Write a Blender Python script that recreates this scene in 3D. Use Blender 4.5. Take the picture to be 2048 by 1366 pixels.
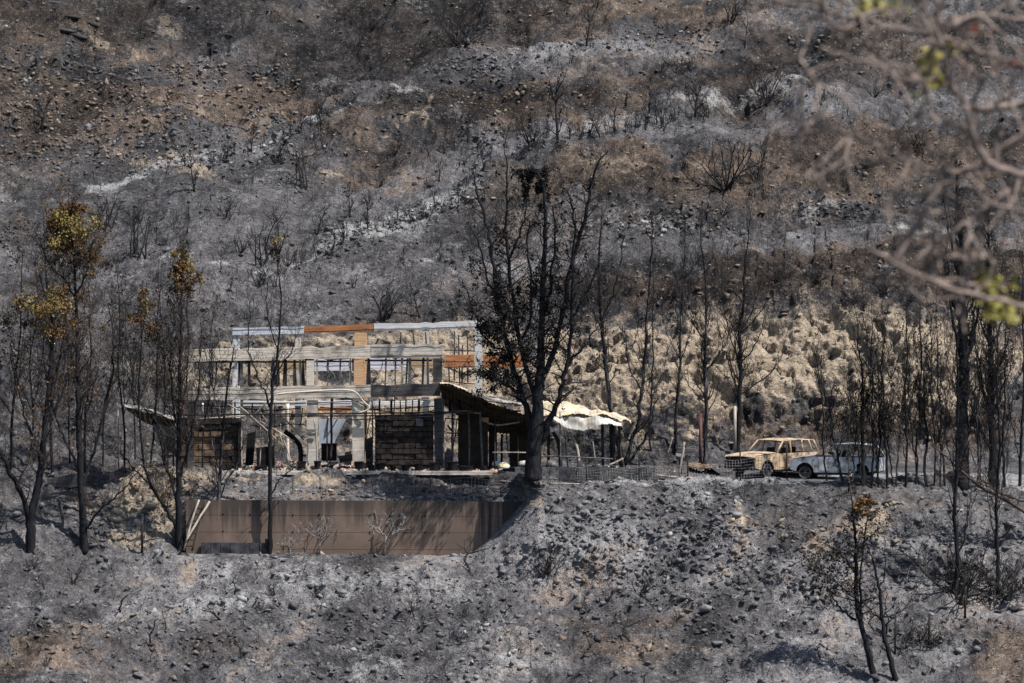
import bpy, bmesh, math, random
import numpy as np
from mathutils import Vector, Matrix

# ------------------------------------------------------------------ scene
for _o in list(bpy.data.objects):
    bpy.data.objects.remove(_o)
S = bpy.context.scene
COL = S.collection

# ------------------------------------------------------------------ camera
CAMZ = 8.0
PITCH = math.radians(-0.78)
FPX = 6600.0                      # focal length in pixels of the 2048 px frame
cam_d = bpy.data.cameras.new('camera')
cam_d.sensor_width = 36.0
cam_d.lens = FPX / 2048.0 * 36.0
cam_d.clip_start = 0.2
cam_d.clip_end = 2000.0
cam_d.dof.use_dof = True
cam_d.dof.focus_distance = 152.0
cam_d.dof.aperture_fstop = 4.6
cam = bpy.data.objects.new('camera', cam_d)
COL.objects.link(cam)
cam.location = (0, 0, CAMZ)
cam.rotation_euler = (math.radians(90) + PITCH, 0, 0)
S.camera = cam

# ------------------------------------------------------------------ light
SUN_TO = Vector((0.46, -0.26, 0.85)).normalized()
world = bpy.data.worlds.new('World')
S.world = world
world.use_nodes = True
_wn = world.node_tree
for _n in list(_wn.nodes):
    _wn.nodes.remove(_n)
_sky = _wn.nodes.new('ShaderNodeTexSky')
_sky.sky_type = 'NISHITA'
_sky.sun_disc = False
_sky.sun_elevation = math.asin(SUN_TO.z)
_sky.sun_rotation = math.atan2(SUN_TO.x, SUN_TO.y)
_sky.air_density = 1.0
_sky.dust_density = 1.0
_bg = _wn.nodes.new('ShaderNodeBackground')
_bg.inputs['Strength'].default_value = 0.10
_wo = _wn.nodes.new('ShaderNodeOutputWorld')
_wn.links.new(_sky.outputs[0], _bg.inputs[0])
_wn.links.new(_bg.outputs[0], _wo.inputs[0])
sun_d = bpy.data.lights.new('sun', 'SUN')
sun_d.energy = 5.0
sun_d.angle = math.radians(0.55)
sun_d.color = (1.0, 0.955, 0.89)
sun = bpy.data.objects.new('sun', sun_d)
COL.objects.link(sun)
sun.rotation_euler = (-SUN_TO).to_track_quat('-Z', 'Y').to_euler()
sun.location = (30, 100, 80)
S.view_settings.view_transform = 'Standard'
S.view_settings.look = 'None'
S.view_settings.exposure = 0.45
S.view_settings.gamma = 1.0
S.render.resolution_x = 1024
S.render.resolution_y = 683
S.cycles.max_bounces = 4
S.cycles.diffuse_bounces = 2
S.cycles.use_adaptive_sampling = True

# ------------------------------------------------------------------ helpers
CP, SP = math.cos(PITCH), math.sin(PITCH)

def W(px, py, Y):
    """photograph pixel at a given real distance -> world point"""
    r = (px - 1024.0) / FPX
    u = (683.0 - py) / FPX
    t = Y / (CP - u * SP)
    return Vector((r * t, Y, CAMZ + t * (SP + u * CP)))

def Wn(px, py, Y):
    r = (px - 1024.0) / FPX
    u = (683.0 - py) / FPX
    t = Y / (CP - u * SP)
    return np.stack([r * t, Y + 0 * t, CAMZ + t * (SP + u * CP)], -1)

def to_px(P):
    d = P - np.array([0, 0, CAMZ])
    f = d[..., 1] * CP + d[..., 2] * SP
    up = -d[..., 1] * SP + d[..., 2] * CP
    return 1024 + FPX * d[..., 0] / f, 683 - FPX * up / f

def _h(ix, iy, iz, seed):
    n = (ix.astype(np.uint32) * np.uint32(374761393) + iy.astype(np.uint32) * np.uint32(668265263)
         + iz.astype(np.uint32) * np.uint32(2147483647) + np.uint32((seed * 974711 + 12345) & 0xffffffff))
    n = (n ^ (n >> np.uint32(13))) * np.uint32(1274126177)
    n = (n ^ (n >> np.uint32(16))) * np.uint32(2246822519)
    n = n ^ (n >> np.uint32(15))
    return (n & np.uint32(0xffffff)).astype(np.float32) / np.float32(0xffffff)

_ROT = []
for _k in range(8):
    _ROT.append(np.array(Matrix.Rotation(0.7 + 1.3 * _k, 3, Vector((0.6, 0.3 + 0.2 * _k, 0.7)).normalized())))

def vnoise(P, s, seed):
    """value noise in -1..1, each seed in its own rotated frame"""
    Q = ((P @ _ROT[seed % 8]) * s + seed * 3.17).astype(np.float32)
    I = np.floor(Q).astype(np.int64)
    F = Q - I
    F = F * F * F * (F * (F * 6 - 15) + 10)
    out = 0
    for dx in (0, 1):
        wx = F[..., 0] if dx else 1 - F[..., 0]
        for dy in (0, 1):
            wy = F[..., 1] if dy else 1 - F[..., 1]
            for dz in (0, 1):
                wz = F[..., 2] if dz else 1 - F[..., 2]
                out = out + wx * wy * wz * _h(I[..., 0] + dx, I[..., 1] + dy, I[..., 2] + dz, seed)
    return out * 2 - 1

def fbm(P, s, octv, seed, gain=0.5):
    a, t, o = 1.0, 0.0, 0
    for k in range(octv):
        o = o + a * vnoise(P, s, seed + k * 17)
        t += a
        a *= gain
        s *= 2.03
    return o / t

def ridged(P, s, octv, seed, gain=0.55):
    a, t, o = 1.0, 0.0, 0
    for k in range(octv):
        o = o + a * (1 - 2 * np.abs(vnoise(P, s, seed + k * 17)))
        t += a
        a *= gain
        s *= 2.03
    return o / t

def worley(P, s, seed):
    Q = (P * s).astype(np.float32)
    I = np.floor(Q).astype(np.int64)
    F = Q - I
    best = np.full(Q.shape[:-1], 9.0, np.float32)
    cid = np.zeros(Q.shape[:-1], np.float32)
    for dx in (-1, 0, 1):
        for dy in (-1, 0, 1):
            for dz in (-1, 0, 1):
                cx, cy, cz = I[..., 0] + dx, I[..., 1] + dy, I[..., 2] + dz
                ox = _h(cx, cy, cz, seed) + dx - F[..., 0]
                oy = _h(cx, cy, cz, seed + 1) + dy - F[..., 1]
                oz = _h(cx, cy, cz, seed + 2) + dz - F[..., 2]
                d = ox * ox + oy * oy + oz * oz
                m = d < best
                best = np.where(m, d, best)
                cid = np.where(m, _h(cx, cy, cz, seed + 3), cid)
    return np.sqrt(best), cid

def link(o, parent=None):
    COL.objects.link(o)
    if parent is not None:
        o.parent = parent
    return o

def mesh_obj(name, verts, faces, mat, parent=None, smooth=False):
    me = bpy.data.meshes.new(name)
    me.from_pydata([tuple(v) for v in verts], [], faces)
    if mat is not None:
        me.materials.append(mat)
    if smooth:
        me.shade_smooth()
    me.update()
    return link(bpy.data.objects.new(name, me), parent)

def big_mesh(name, V, F, mat, smooth=False):
    """numpy verts (n,3) and same-sized faces (m,k)"""
    me = bpy.data.meshes.new(name)
    n, (m, k) = len(V), F.shape
    me.vertices.add(n)
    me.vertices.foreach_set('co', np.ascontiguousarray(V, np.float32).ravel())
    me.loops.add(m * k)
    me.loops.foreach_set('vertex_index', np.ascontiguousarray(F, np.int32).ravel())
    me.polygons.add(m)
    me.polygons.foreach_set('loop_start', np.arange(m, dtype=np.int32) * k)
    me.polygons.foreach_set('loop_total', np.full(m, k, np.int32))
    if smooth:
        me.polygons.foreach_set('use_smooth', np.ones(m, bool))
    me.materials.append(mat)
    me.update(calc_edges=True)
    return me

def tag(o, label=None, cat=None, group=None, kind=None):
    if label: o['label'] = label
    if cat: o['category'] = cat
    if group: o['group'] = group
    if kind: o['kind'] = kind
    return o

def empty(name, loc, label=None, cat=None, group=None, rz=0.0):
    o = bpy.data.objects.new(name, None)
    o.empty_display_size = 0.3
    o.location = loc
    o.rotation_euler = (0, 0, rz)
    link(o)
    return tag(o, label, cat, group)

def under(o, parent):
    """parent o (built in world coordinates) under an empty that stands at parent's location"""
    o.parent = parent
    o.matrix_parent_inverse = Matrix.LocRotScale(parent.location, parent.rotation_euler, None).inverted()
    return o

# ------------------------------------------------------------------ materials
def nodes_of(name):
    m = bpy.data.materials.new(name)
    m.use_nodes = True
    nt = m.node_tree
    b = nt.nodes['Principled BSDF']
    b.inputs['Roughness'].default_value = 0.9
    b.inputs['Specular IOR Level'].default_value = 0.15
    return m, nt, b

def N(nt, typ, **kw):
    n = nt.nodes.new(typ)
    for k, v in kw.items():
        if k.startswith('i_'):
            n.inputs[k[2:].replace('_', ' ')].default_value = v
        else:
            setattr(n, k, v)
    return n

def mixc(nt, fac, a, b, mode='MIX'):
    n = nt.nodes.new('ShaderNodeMix')
    n.data_type = 'RGBA'
    n.blend_type = mode
    for sock, v in ((n.inputs[0], fac), (n.inputs[6], a), (n.inputs[7], b)):
        if hasattr(v, 'is_linked') or isinstance(v, bpy.types.NodeSocket):
            nt.links.new(v, sock)
        elif isinstance(v, (int, float)):
            sock.default_value = v
        else:
            sock.default_value = (*v, 1.0)
    return n.outputs[2]

def mth(nt, op, a, b=None, clamp=False):
    n = nt.nodes.new('ShaderNodeMath')
    n.operation = op
    n.use_clamp = clamp
    for k, v in enumerate((a, b)):
        if v is None: continue
        if isinstance(v, bpy.types.NodeSocket): nt.links.new(v, n.inputs[k])
        else: n.inputs[k].default_value = v
    return n.outputs[0]

def ramp(nt, fac, stops):
    n = nt.nodes.new('ShaderNodeValToRGB')
    while len(n.color_ramp.elements) > 1:
        n.color_ramp.elements.remove(n.color_ramp.elements[-1])
    for i, (p, c) in enumerate(stops):
        e = n.color_ramp.elements[0] if i == 0 else n.color_ramp.elements.new(p)
        e.position = p
        e.color = (c, c, c, 1) if isinstance(c, (int, float)) else (*c, 1)
    nt.links.new(fac, n.inputs[0])
    return n.outputs[0]

def noise(nt, vec, scale, detail=4, rough=0.6):
    n = nt.nodes.new('ShaderNodeTexNoise')
    n.inputs['Scale'].default_value = scale
    n.inputs['Detail'].default_value = detail
    n.inputs['Roughness'].default_value = rough
    if vec is not None: nt.links.new(vec, n.inputs['Vector'])
    return n.outputs[0]

def wpos(nt):
    return nt.nodes.new('ShaderNodeNewGeometry').outputs['Position']

def bumped(nt, b, h, strength, dist):
    n = nt.nodes.new('ShaderNodeBump')
    n.inputs['Strength'].default_value = strength
    n.inputs['Distance'].default_value = dist
    nt.links.new(h, n.inputs['Height'])
    nt.links.new(n.outputs[0], b.inputs['Normal'])

def mat_noise(name, c0, c1, scale=3.0, lo=0.35, hi=0.65, rough=0.9, metal=0.0, stretch=None, bump=0.0, c2=None, s2=0.7, spec=0.15):
    """plain two/three tone weathered surface in object space"""
    m, nt, b = nodes_of(name)
    tc = nt.nodes.new('ShaderNodeTexCoord').outputs['Object']
    if stretch:
        mp = nt.nodes.new('ShaderNodeMapping')
        mp.inputs['Scale'].default_value = stretch
        nt.links.new(tc, mp.inputs[0])
        tc = mp.outputs[0]
    f = noise(nt, tc, scale, 5, 0.65)
    col = mixc(nt, ramp(nt, f, [(lo, 0.0), (hi, 1.0)]), c0, c1)
    if c2:
        g = noise(nt, tc, s2, 4, 0.6)
        col = mixc(nt, ramp(nt, g, [(0.5, 0.0), (0.66, 1.0)]), col, c2)
    nt.links.new(col, b.inputs['Base Color'])
    b.inputs['Roughness'].default_value = rough
    b.inputs['Metallic'].default_value = metal
    b.inputs['Specular IOR Level'].default_value = spec
    if bump:
        bumped(nt, b, f, bump, 0.05)
    return m

M = {}
# ------------------------------------------------------------------ terrain layout
# every line is a feature of the hillside (slope foot, bench edge, bank top ...):
# stations (px, py, distance) from left to right
KL = [
 ('foot',   [(-600,1750,112),(2650,1750,112)]),
 ('low',    [(-600,1420,130),(300,1390,131),(1000,1366,132),(1700,1366,131.5),(2050,1300,133.5),(2650,1250,134)]),
 ('mid',    [(-600,1260,137),(0,1235,138),(400,1215,140),(900,1215,140.5),(1300,1210,139),(1650,1230,137),(1800,1235,137.5),(2050,1150,139),(2650,1080,140)]),
 ('bench',  [(-600,1120,143.5),(0,1108,144.5),(350,1106,145.3),(400,1112,145.5),(880,1113,145.5),(945,1110,145.4),(1000,1068,145.4),(1050,1020,144.9),(1075,1012,144.4),(1120,1040,143.8),(1300,1060,143),(1700,1070,142),(1950,1060,142),(2650,1000,143)]),
 ('wallfoot',[(-600,1100,144.4),(0,1090,145.4),(340,1085,146.2),(372,1108,146.42),(940,1106,146.42),(1040,1006,146.42),(1060,1006,144.9),(1080,1004,144.6),(1120,1030,144.2),(1300,1045,143.5),(1700,1055,142.5),(2650,990,143.4)]),
 ('walltop',[(-600,1030,146.8),(0,1025,147.5),(250,1020,147.6),(340,1010,147.3),(385,1004,146.5),(1035,1004,146.5),(1058,1000,145.0),(1085,994,144.75),(1120,1004,144.8),(1300,1010,144.8),(1700,1015,144.3),(2650,985,144.5)]),
 ('edge',   [(-600,965,149.8),(0,966,150),(230,962,150),(330,950,149.3),(400,947,148.7),(1000,948,148.7),(1030,953,147),(1050,957,145.3),(1085,958,145.1),(1120,960,146.3),(1160,962,147.2),(1480,966,147.0),(1750,972,146.8),(2048,975,146.8),(2650,975,146.8)]),
 ('pad',    [(-600,945,151.6),(0,945,151.8),(230,942,151.8),(330,940,151),(400,942,149.6),(1000,942,149.8),(1150,953,149.5),(1480,957,149.3),(2048,960,149.5),(2650,960,149.5)]),
 ('back',   [(-600,900,155),(0,900,155),(200,905,155.5),(330,920,158),(450,922,160.5),(1000,922,160.5),(1150,924,160.3),(1480,924,160),(2048,926,160),(2650,926,160)]),
 ('cliff',  [(-600,760,160.5),(0,760,160.5),(200,740,160.5),(380,700,163),(480,672,165.6),(980,668,165.8),(1080,670,165.6),(1250,640,165.6),(1500,618,166),(1800,622,166),(2048,640,166),(2650,640,166)]),
 ('bank1',  [(-600,660,165.5),(0,660,165.5),(300,628,166.5),(700,605,168.5),(950,570,169.8),(1150,535,171.4),(1300,530,172),(2048,535,172),(2650,535,172)]),
 ('bench1', [(-600,600,170),(0,600,170),(300,560,171.5),(600,534,172.5),(800,492,174),(1000,470,175.5),(1250,485,176.5),(1600,492,177),(2048,470,178),(2650,450,178)]),
 ('rim2',   [(-600,535,174.5),(0,535,174.5),(300,512,175.5),(600,498,176),(780,438,178),(930,384,180.5),(985,300,184.5),(1100,286,185.5),(1300,290,186.5),(1450,276,187.5),(1700,215,190),(2048,190,192),(2650,170,193)]),
 ('bench2', [(-600,478,179),(0,478,179),(200,450,181),(420,418,183),(620,375,185.5),(760,352,187),(900,318,189),(1000,276,191),(1250,262,192.5),(1450,246,193.5),(1700,180,196.5),(2048,150,198.5),(2650,130,199)]),
 ('rim3',   [(-600,432,184),(0,432,184),(200,402,186),(400,336,189.5),(520,295,192),(640,252,194.5),(720,205,197),(850,158,199.5),(1000,140,201),(1200,122,202),(1400,88,204),(1560,50,206.5),(2048,10,209),(2650,-10,210)]),
 ('gully',  [(-600,415,189),(0,415,189.5),(200,388,191),(400,326,194.5),(640,245,199),(720,200,201),(850,150,203.5),(1000,128,205),(1200,104,206),(1400,66,208),(1560,20,210.5),(2048,-20,213),(2650,-40,214)]),
 ('scree',  [(-600,250,200),(0,245,200.5),(300,235,201.5),(560,205,203),(720,150,206),(850,100,209),(1000,75,210.5),(1400,10,215),(2048,-60,219),(2650,-80,220)]),
 ('ledge',  [(-600,110,208),(0,108,208.5),(300,112,209),(560,110,210),(720,90,211.5),(850,60,213.5),(1000,30,216),(1400,-30,220),(2048,-110,225),(2650,-130,226)]),
 ('top',    [(-600,-60,221),(0,-60,221),(1000,-120,226),(1400,-160,229),(2048,-200,232),(2650,-220,232)]),
 ('far',    [(-600,-420,245),(2650,-520,255)]),
]
U = np.concatenate([np.arange(-560, -40, 9.0), np.arange(-40, 2090, 3.1), np.arange(2090, 2610, 9.0)])
nU = len(U)
rows_py, rows_Y, rowk = [], [], []
_pp = np.stack([U * 0.01, 0 * U, 0 * U], -1)
curves = []
for ki, (nm, st) in enumerate(KL):
    st = np.array(st, float)
    py = np.interp(U, st[:, 0], st[:, 1])
    Y = np.interp(U, st[:, 0], st[:, 2])
    amp = {'foot': 0, 'bench': 3, 'wallfoot': 0, 'walltop': 1.5, 'edge': 3, 'pad': 2, 'back': 3, 'far': 0}.get(nm, 13)
    wob = fbm(_pp + ki * 7.3, 1.1, 4, 40 + ki) * amp
    curves.append((py + wob, Y))
span = {'foot': 40, 'wallfoot': 5, 'top': 40}
for i in range(len(curves) - 1):
    (p0, y0), (p1, y1) = curves[i], curves[i + 1]
    vis = slice(60, nU - 60)
    nm = KL[i][0]
    if nm in span: n = span[nm]
    else:
        n = int(max(6, np.abs(p0 - p1)[vis].mean() / 2.75, np.abs(y1 - y0)[vis].mean() / 0.22))
    for k in range(n):
        t = k / n
        rows_py.append(p0 * (1 - t) + p1 * t)
        rows_Y.append(y0 * (1 - t) + y1 * t)
        rowk.append(i + t)
rows_py.append(curves[-1][0]); rows_Y.append(curves[-1][1]); rowk.append(len(curves) - 1)
BPY = np.array(rows_py); BY = np.array(rows_Y); ROWK = np.array(rowk)
nV = len(BPY)
UU = np.broadcast_to(U, BPY.shape)
P0 = Wn(UU, BPY, BY)
# soften the creases between the lines
def smooth_rows(A, it):
    for _ in range(it):
        B = A.copy()
        B[1:-1] = A[1:-1] * 0.5 + 0.25 * (A[2:] + A[:-2])
        keep = ((ROWK > 3.0) & (ROWK < 5.3))[:, None, None]
        A = np.where(keep, A, B)
    return A
P0 = smooth_rows(P0, 14)
dU = np.gradient(P0, axis=1); dV = np.gradient(P0, axis=0)
NRM = np.cross(dU, dV)
NRM /= np.linalg.norm(NRM, axis=-1, keepdims=True) + 1e-9
NRM[NRM[..., 2] < 0] *= -1
NRM = np.where(NRM[..., 1:2] > 0.3, -NRM, NRM)

# ---------------- zones of soil, laid out on the hillside
PYc = BPY
def blob(cx, cy, rx, ry, rot=0.0):
    c, s = math.cos(math.radians(rot)), math.sin(math.radians(rot))
    dx, dy = UU - cx, PYc - cy
    a, b = (dx * c + dy * s) / rx, (-dx * s + dy * c) / ry
    return np.exp(-(a * a + b * b))
def seg(x0, y0, x1, y1, w):
    L2 = (x1 - x0) ** 2 + (y1 - y0) ** 2
    t = np.clip(((UU - x0) * (x1 - x0) + (PYc - y0) * (y1 - y0)) / L2, 0, 1)
    d2 = (UU - x0 - t * (x1 - x0)) ** 2 + (PYc - y0 - t * (y1 - y0)) ** 2
    return np.exp(-d2 / (w * w))
def total(L):
    o = 0
    for b in L: o = o + b
    return o
n_big = fbm(P0, 0.16, 5, 5)
n_mid = fbm(P0, 0.7, 5, 9)
n_fin = fbm(P0, 2.6, 4, 13)
brown = total([0.8 * blob(1600, 850, 500, 50), 1.2 * blob(1500, 780, 480, 130), 1.2 * blob(750, 780, 400, 130), blob(230, 205, 300, 80, 8), blob(60, 240, 150, 70), blob(420, 270, 160, 40), blob(560, 200, 120, 50), 0.5 * blob(60, 60, 200, 60),
               blob(1350, 50, 260, 60), 0.9 * blob(1000, 195, 170, 38, -8), blob(1230, 225, 220, 34, -10), 0.8 * blob(1500, 130, 200, 30, -14),
               1.2 * blob(1230, 350, 230, 55), 1.2 * blob(1560, 350, 240, 70), blob(1850, 290, 220, 60), blob(760, 375, 150, 40, -10),
               1.1 * blob(1450, 570, 380, 42), blob(1900, 560, 180, 50), 1.3 * blob(90, 1325, 190, 55), 1.5 * blob(2010, 1330, 120, 55),
               0.7 * blob(1010, 480, 90, 60), 0.7 * blob(400, 590, 120, 25), 0.8 * blob(650, 655, 220, 14), 0.6 * blob(1480, 1010, 40, 40),
               0.8 * blob(1480, 1090, 26, 50), 0.7 * blob(380, 1150, 26, 50), 0.6 * blob(1650, 1090, 120, 40), 0.6 * blob(1300, 1290, 200, 60), 0.7 * blob(700, 990, 360, 20), 0.7 * blob(120, 980, 180, 60)])
cream = total([1.25 * blob(1560, 735, 340, 85), 1.1 * blob(1250, 740, 140, 90), 0.9 * blob(1900, 740, 220, 80), 0.8 * blob(1350, 870, 150, 40),
               0.9 * blob(720, 690, 300, 26), 0.9 * blob(720, 760, 360, 60), 0.7 * blob(800, 850, 330, 80), 0.85 * blob(285, 1025, 80, 50), 0.9 * blob(330, 975, 70, 20), 0.7 * blob(250, 1070, 90, 20),
               0.75 * blob(640, 960, 250, 9), 0.9 * blob(1075, 1005, 26, 26), 0.22 * blob(1230, 330, 120, 30), 0.8 * blob(1740, 1060, 50, 30, -35), 0.7 * blob(1480, 1030, 14, 36),
               0.45 * blob(330, 340, 160, 22), 0.35 * blob(210, 95, 120, 20, 15), 0.45 * blob(380, 255, 60, 16), 0.35 * blob(330, 50, 40, 20), 0.25 * blob(1420, 320, 150, 30, -10),
               0.5 * seg(860, 190, 850, 250, 9), 0.5 * seg(770, 280, 840, 225, 10), 0.2 * blob(1010, 310, 60, 20), 0.45*blob(650,350,40,12)])
white = total([0.85 * seg(570, 528, 700, 470, 7), 0.72 * seg(700, 470, 960, 382, 10), 0.66 * seg(640, 250, 380, 335, 9), 0.6 * seg(380, 335, 170, 405, 7), 0.6 * seg(900, 152, 640, 250, 9), 0.55 * seg(300, 520, 560, 560, 7), 0.5 * seg(1180, 268, 1420, 215, 14), 0.42 * seg(1420, 215, 1600, 180, 24),
               0.6 * blob(1330, 470, 130, 24), 0.7 * blob(1650, 415, 110, 22), 0.5 * blob(1250, 150, 120, 14), 0.5 * blob(860, 480, 60, 60), 0.6 * blob(1800, 480, 150, 20), 
               1.2 * seg(1180, 960, 2100, 966, 6), 2.2 * blob(1900, 958, 200, 9), 1.8 * blob(1640, 955, 80, 6), 1.8 * blob(700, 935, 120, 8), 1.2 * seg(440, 945, 560, 946, 4), 0.6 * blob(130, 1060, 60, 14, -25),
               0.35 * blob(250, 1210, 260, 60), 0.35 * blob(700, 1190, 300, 50), 0.4 * blob(1250, 1090, 230, 80), 0.4 * blob(1850, 1080, 160, 50), 0.4 * blob(1400, 990, 150, 25), 0.35 * blob(2000,1180,60,60), 0.35 * blob(900,1290,260,40)])
white = white + 0.25 * np.clip(fbm(P0, 0.35, 5, 77) * 3 - 0.2, 0, 1) * (PYc > 970)
rub = total([0.95 * blob(250, 260, 280, 75, 6), 0.7 * blob(100, 150, 200, 40), 0.8 * seg(640, 495, 960, 382, 16), 0.9 * seg(950, 125, 1420, 75, 16), 0.8 * blob(960, 130, 70, 22), blob(1330, 465, 140, 24),
             blob(1700, 420, 120, 28), 0.8 * blob(1640, 90, 130, 25), 0.9 * blob(1320, 1060, 260, 80), 0.6 * blob(1500, 1150, 300, 100), 0.6 * blob(1150, 1100, 120, 60), 0.7 * blob(260, 1030, 130, 55),
             0.6 * blob(1900, 1100, 150, 80), 0.7 * blob(800, 990, 300, 14), 0.4 * blob(700, 1260, 500, 90), blob(970, 280, 60, 20), 0.5*blob(1000,200,150,30)])
cliffm = total([1.2 * blob(1560, 750, 420, 115), 0.9 * blob(1950, 760, 250, 110), 0.8 * blob(1230, 760, 150, 100), 0.8 * blob(1180, 340, 200, 50), 0.5 * blob(1550, 360, 220, 60), 0.7 * blob(720, 690, 300, 20), 0.5 * blob(1450, 570, 380, 40), 0.5*blob(1000,200,200,45), 0.4*blob(760,375,150,40), 0.7*blob(180,60,330,40,8)])
dark = total([0.8 * blob(180, 40, 330, 40, 6), 0.5 * blob(800, 60, 200, 60), 0.7 * blob(1350, 560, 250, 25), 0.6 * blob(1000, 210, 200, 30), 0.5 * blob(1700, 545, 250, 20), 0.5 * blob(1050, 330, 60, 40), 0.4*blob(1450,510,250,14), 0.45*blob(1200,1240,500,60)])
edge_n = n_big * 1.1 + n_mid * 1.2 + n_fin * 0.7 + fbm(P0, 0.3, 4, 19) * 0.8
def zone(z, sharp=1.0, k=0.45, off=0.30):
    return np.clip((z * (1 + edge_n * 0.8) + edge_n * k * np.clip(z * 2, 0.25, 1) - off) * sharp, 0, 1)
Zb = zone(brown, 0.8, 0.4, 0.28)
Zb = np.clip(Zb + 0.5 * np.clip(fbm(P0, 0.22, 5, 87) * 2.0 - 0.35, 0, 1) + 0.18 * np.clip(n_mid * 2, 0, 1), 0, 0.9)
Zc, Zw = zone(cream, 1.3, 0.35, 0.15), zone(white, 1.2, 0.4, 0.25)
Zw = np.clip(Zw + 0.35 * np.clip(fbm(P0, 0.5, 5, 97) * 2.4 - 0.5, 0, 1), 0, 1)
Zr = np.clip(rub * 1.1, 0, 1) * np.where(PYc > 1000, 0.65, 1.0)
# terraces: benches carry grey ash, the banks between them are bare brown soil
RK = ROWK[:, None] + 0 * UU
def band(a, c, s=0.35):
    return np.clip((RK - a) / s + .5, 0, 1) * np.clip((c - RK) / s + .5, 0, 1)
bench = band(10.05, 11.0) * np.clip((UU - 700) / 300, 0, 1) + band(12.0, 13.0) + band(14.0, 15.0)
bank = band(9.0, 10.0) * np.clip((UU - 700) / 300, 0, 1) + band(11.0, 12.0) * np.clip((UU - 850) / 150, 0, 1) + band(13.0, 14.0) * np.clip((UU - 500) / 200, 0.1, 1) + band(15.0, 18.5) * 0.6
midslope = np.clip(blob(480, 490, 470, 130) * 1.5, 0, 1)
upper = np.clip((640 - PYc) / 60, 0, 1) * (1 - 0.8 * midslope)
Ttone = 0.50 + 0.32 * fbm(P0, 0.13, 5, 141) + 0.25 * n_mid + 0.14 * bench - 0.22 * bank + 0.03 * upper + 0.05 * midslope + 0.13 * (PYc > 970) - 0.15 * blob(420, 40, 500, 60) - .12 * blob(800, 110, 200, 80) - 0.25 * blob(1050, 210, 230, 40) - 0.2 * blob(1500, 590, 400, 30) - .15 * blob(1150, 1240, 420, 60) + .15 * blob(400, 1180, 500, 60) + .12 * blob(1250, 1080, 300, 60)
diagc = PYc + 0.40 * UU
dstreak = fbm(np.stack([diagc * 0.016 + 0.9 * n_big, UU * 0.0022, 0 * UU], -1), 1.0, 4, 181)
diagm = np.clip((640 - PYc) / 60, 0, 1) * np.clip((1500 - UU) / 400, 0, 1)
fg = np.clip((PYc - 1000) / 60, 0, 1)
fstreak = fbm(np.stack([(UU + 0.8 * PYc) * 0.011 + .6 * n_big, (PYc - .5 * UU) * 0.0028, 0 * UU], -1), 1.0, 4, 201)
Ttone = Ttone + fg * (fstreak * 0.45 + 0.0)
Ttone = Ttone + diagm * dstreak * 0.38 - 0.06 * bench * diagm
Ttone = Ttone * (1 - .35 * midslope) + .35 * midslope * .55
Ttone = np.clip(Ttone, 0, 1)
Zb = np.clip(Zb + upper * (0.05 + 0.26 * np.clip(n_big * 2 + .3, 0, 1)) + 0.4 * bank * upper * np.clip(.6 + n_mid * 2, 0, 1) - 0.35 * bench * upper, 0, 0.95)
Zb = np.clip(Zb + fg * 0.55 * np.clip(fstreak * 2.2 - .25, 0, 1) * np.clip(n_mid * 2 + .6, 0, 1), 0, .95)
Zb = np.clip(Zb * (1 - 0.7 * midslope * (1 - blob(760, 375, 150, 45))), 0, 1)
Zd = np.clip(zone(dark, 1.0, 0.4, 0.3) + 0.6 * np.clip(fbm(P0, 0.26, 5, 107) * 2.2 - 0.45, 0, 1), 0, 1)
cliffm = np.clip(cliffm, 0, 1)
flat = np.clip(np.minimum((ROWK - 6.2) / 0.5, (8.15 - ROWK) / 0.3), 0, 1)[:, None]
flat = flat * np.clip((UU - 300) / 100, 0, 1)
wallz = ((ROWK > 2.7) & (ROWK < 5.6))[:, None] & (UU > 330) & (UU < 1090)
calm = (1 - 0.93 * flat) * np.where(wallz, 0.12, 1.0)
calm = np.minimum(calm, 1) * (1 - 0.35 * midslope)

# ---------------- relief
wf, wid = worley(P0 + 0.25 * np.stack([n_mid, n_fin, n_mid], -1), 1.7, 21)
wf2, wid2 = worley(P0, 3.9, 31)
strat = fbm(P0 * np.array([0.35, 0.35, 1.6]), 1.0, 4, 61)
blocky = ridged(P0 * np.array([1, 1, 1.3]), 0.55, 5, 71)
hillm = np.clip((ROWK - 8.6) / 0.6, 0, 1)[:, None]
chan = fbm(P0 * np.array([0.22, 0.06, 0.06]), 1.0, 4, 151) * 1.3
disp = (n_big * 0.95 + fbm(P0, 0.45, 5, 51) * 0.62) * (1 - 0.3 * Zr) + hillm * (chan * 0.95 + fbm(P0, 0.09, 3, 161) * 1.6) * (1 - 0.6 * cliffm)
disp += 0.35 * bank * blocky + 0.9 * diagm * hillm * dstreak
disp += ridged(P0, 1.3, 4, 55) * 0.20 + n_fin * 0.15
disp += (0.55 - wf) * 0.22 * np.clip(Zr * 1.2, 0.12, 1) * (0.4 + wid) + (0.5 - wf2) * 0.13 * (0.35 + 0.65 * Zr) * (0.3 + wid2)
sl = P0[..., 2] * 0.50 + 0.10 * P0[..., 0] + fbm(P0, 0.22, 4, 191) * 2.6
saw = sl - np.floor(sl)
led = np.clip(fbm(P0, 0.3, 3, 193) * 2.2 + .55, 0, 1)
disp += cliffm * ((0.5 - saw) * 0.6 * led + fbm(P0, 0.30, 4, 91) * 0.55 + blocky * 0.13 + strat * 0.30 + ridged(P0 * np.array([1, 1, 1.5]), 2.2, 4, 131) * 0.16 + fbm(P0, 3.5, 3, 133) * 0.13)
disp += fbm(P0, 6.0, 2, 101) * 0.045
PT = P0 + NRM * (disp * calm)[..., None]
near_pad = flat[..., None]
ZF = Wn(UU, BPY, BY)[..., 2] * 0
TPX, TPY = to_px(PT)
TMIN = np.minimum.accumulate(TPY, axis=0)

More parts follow.
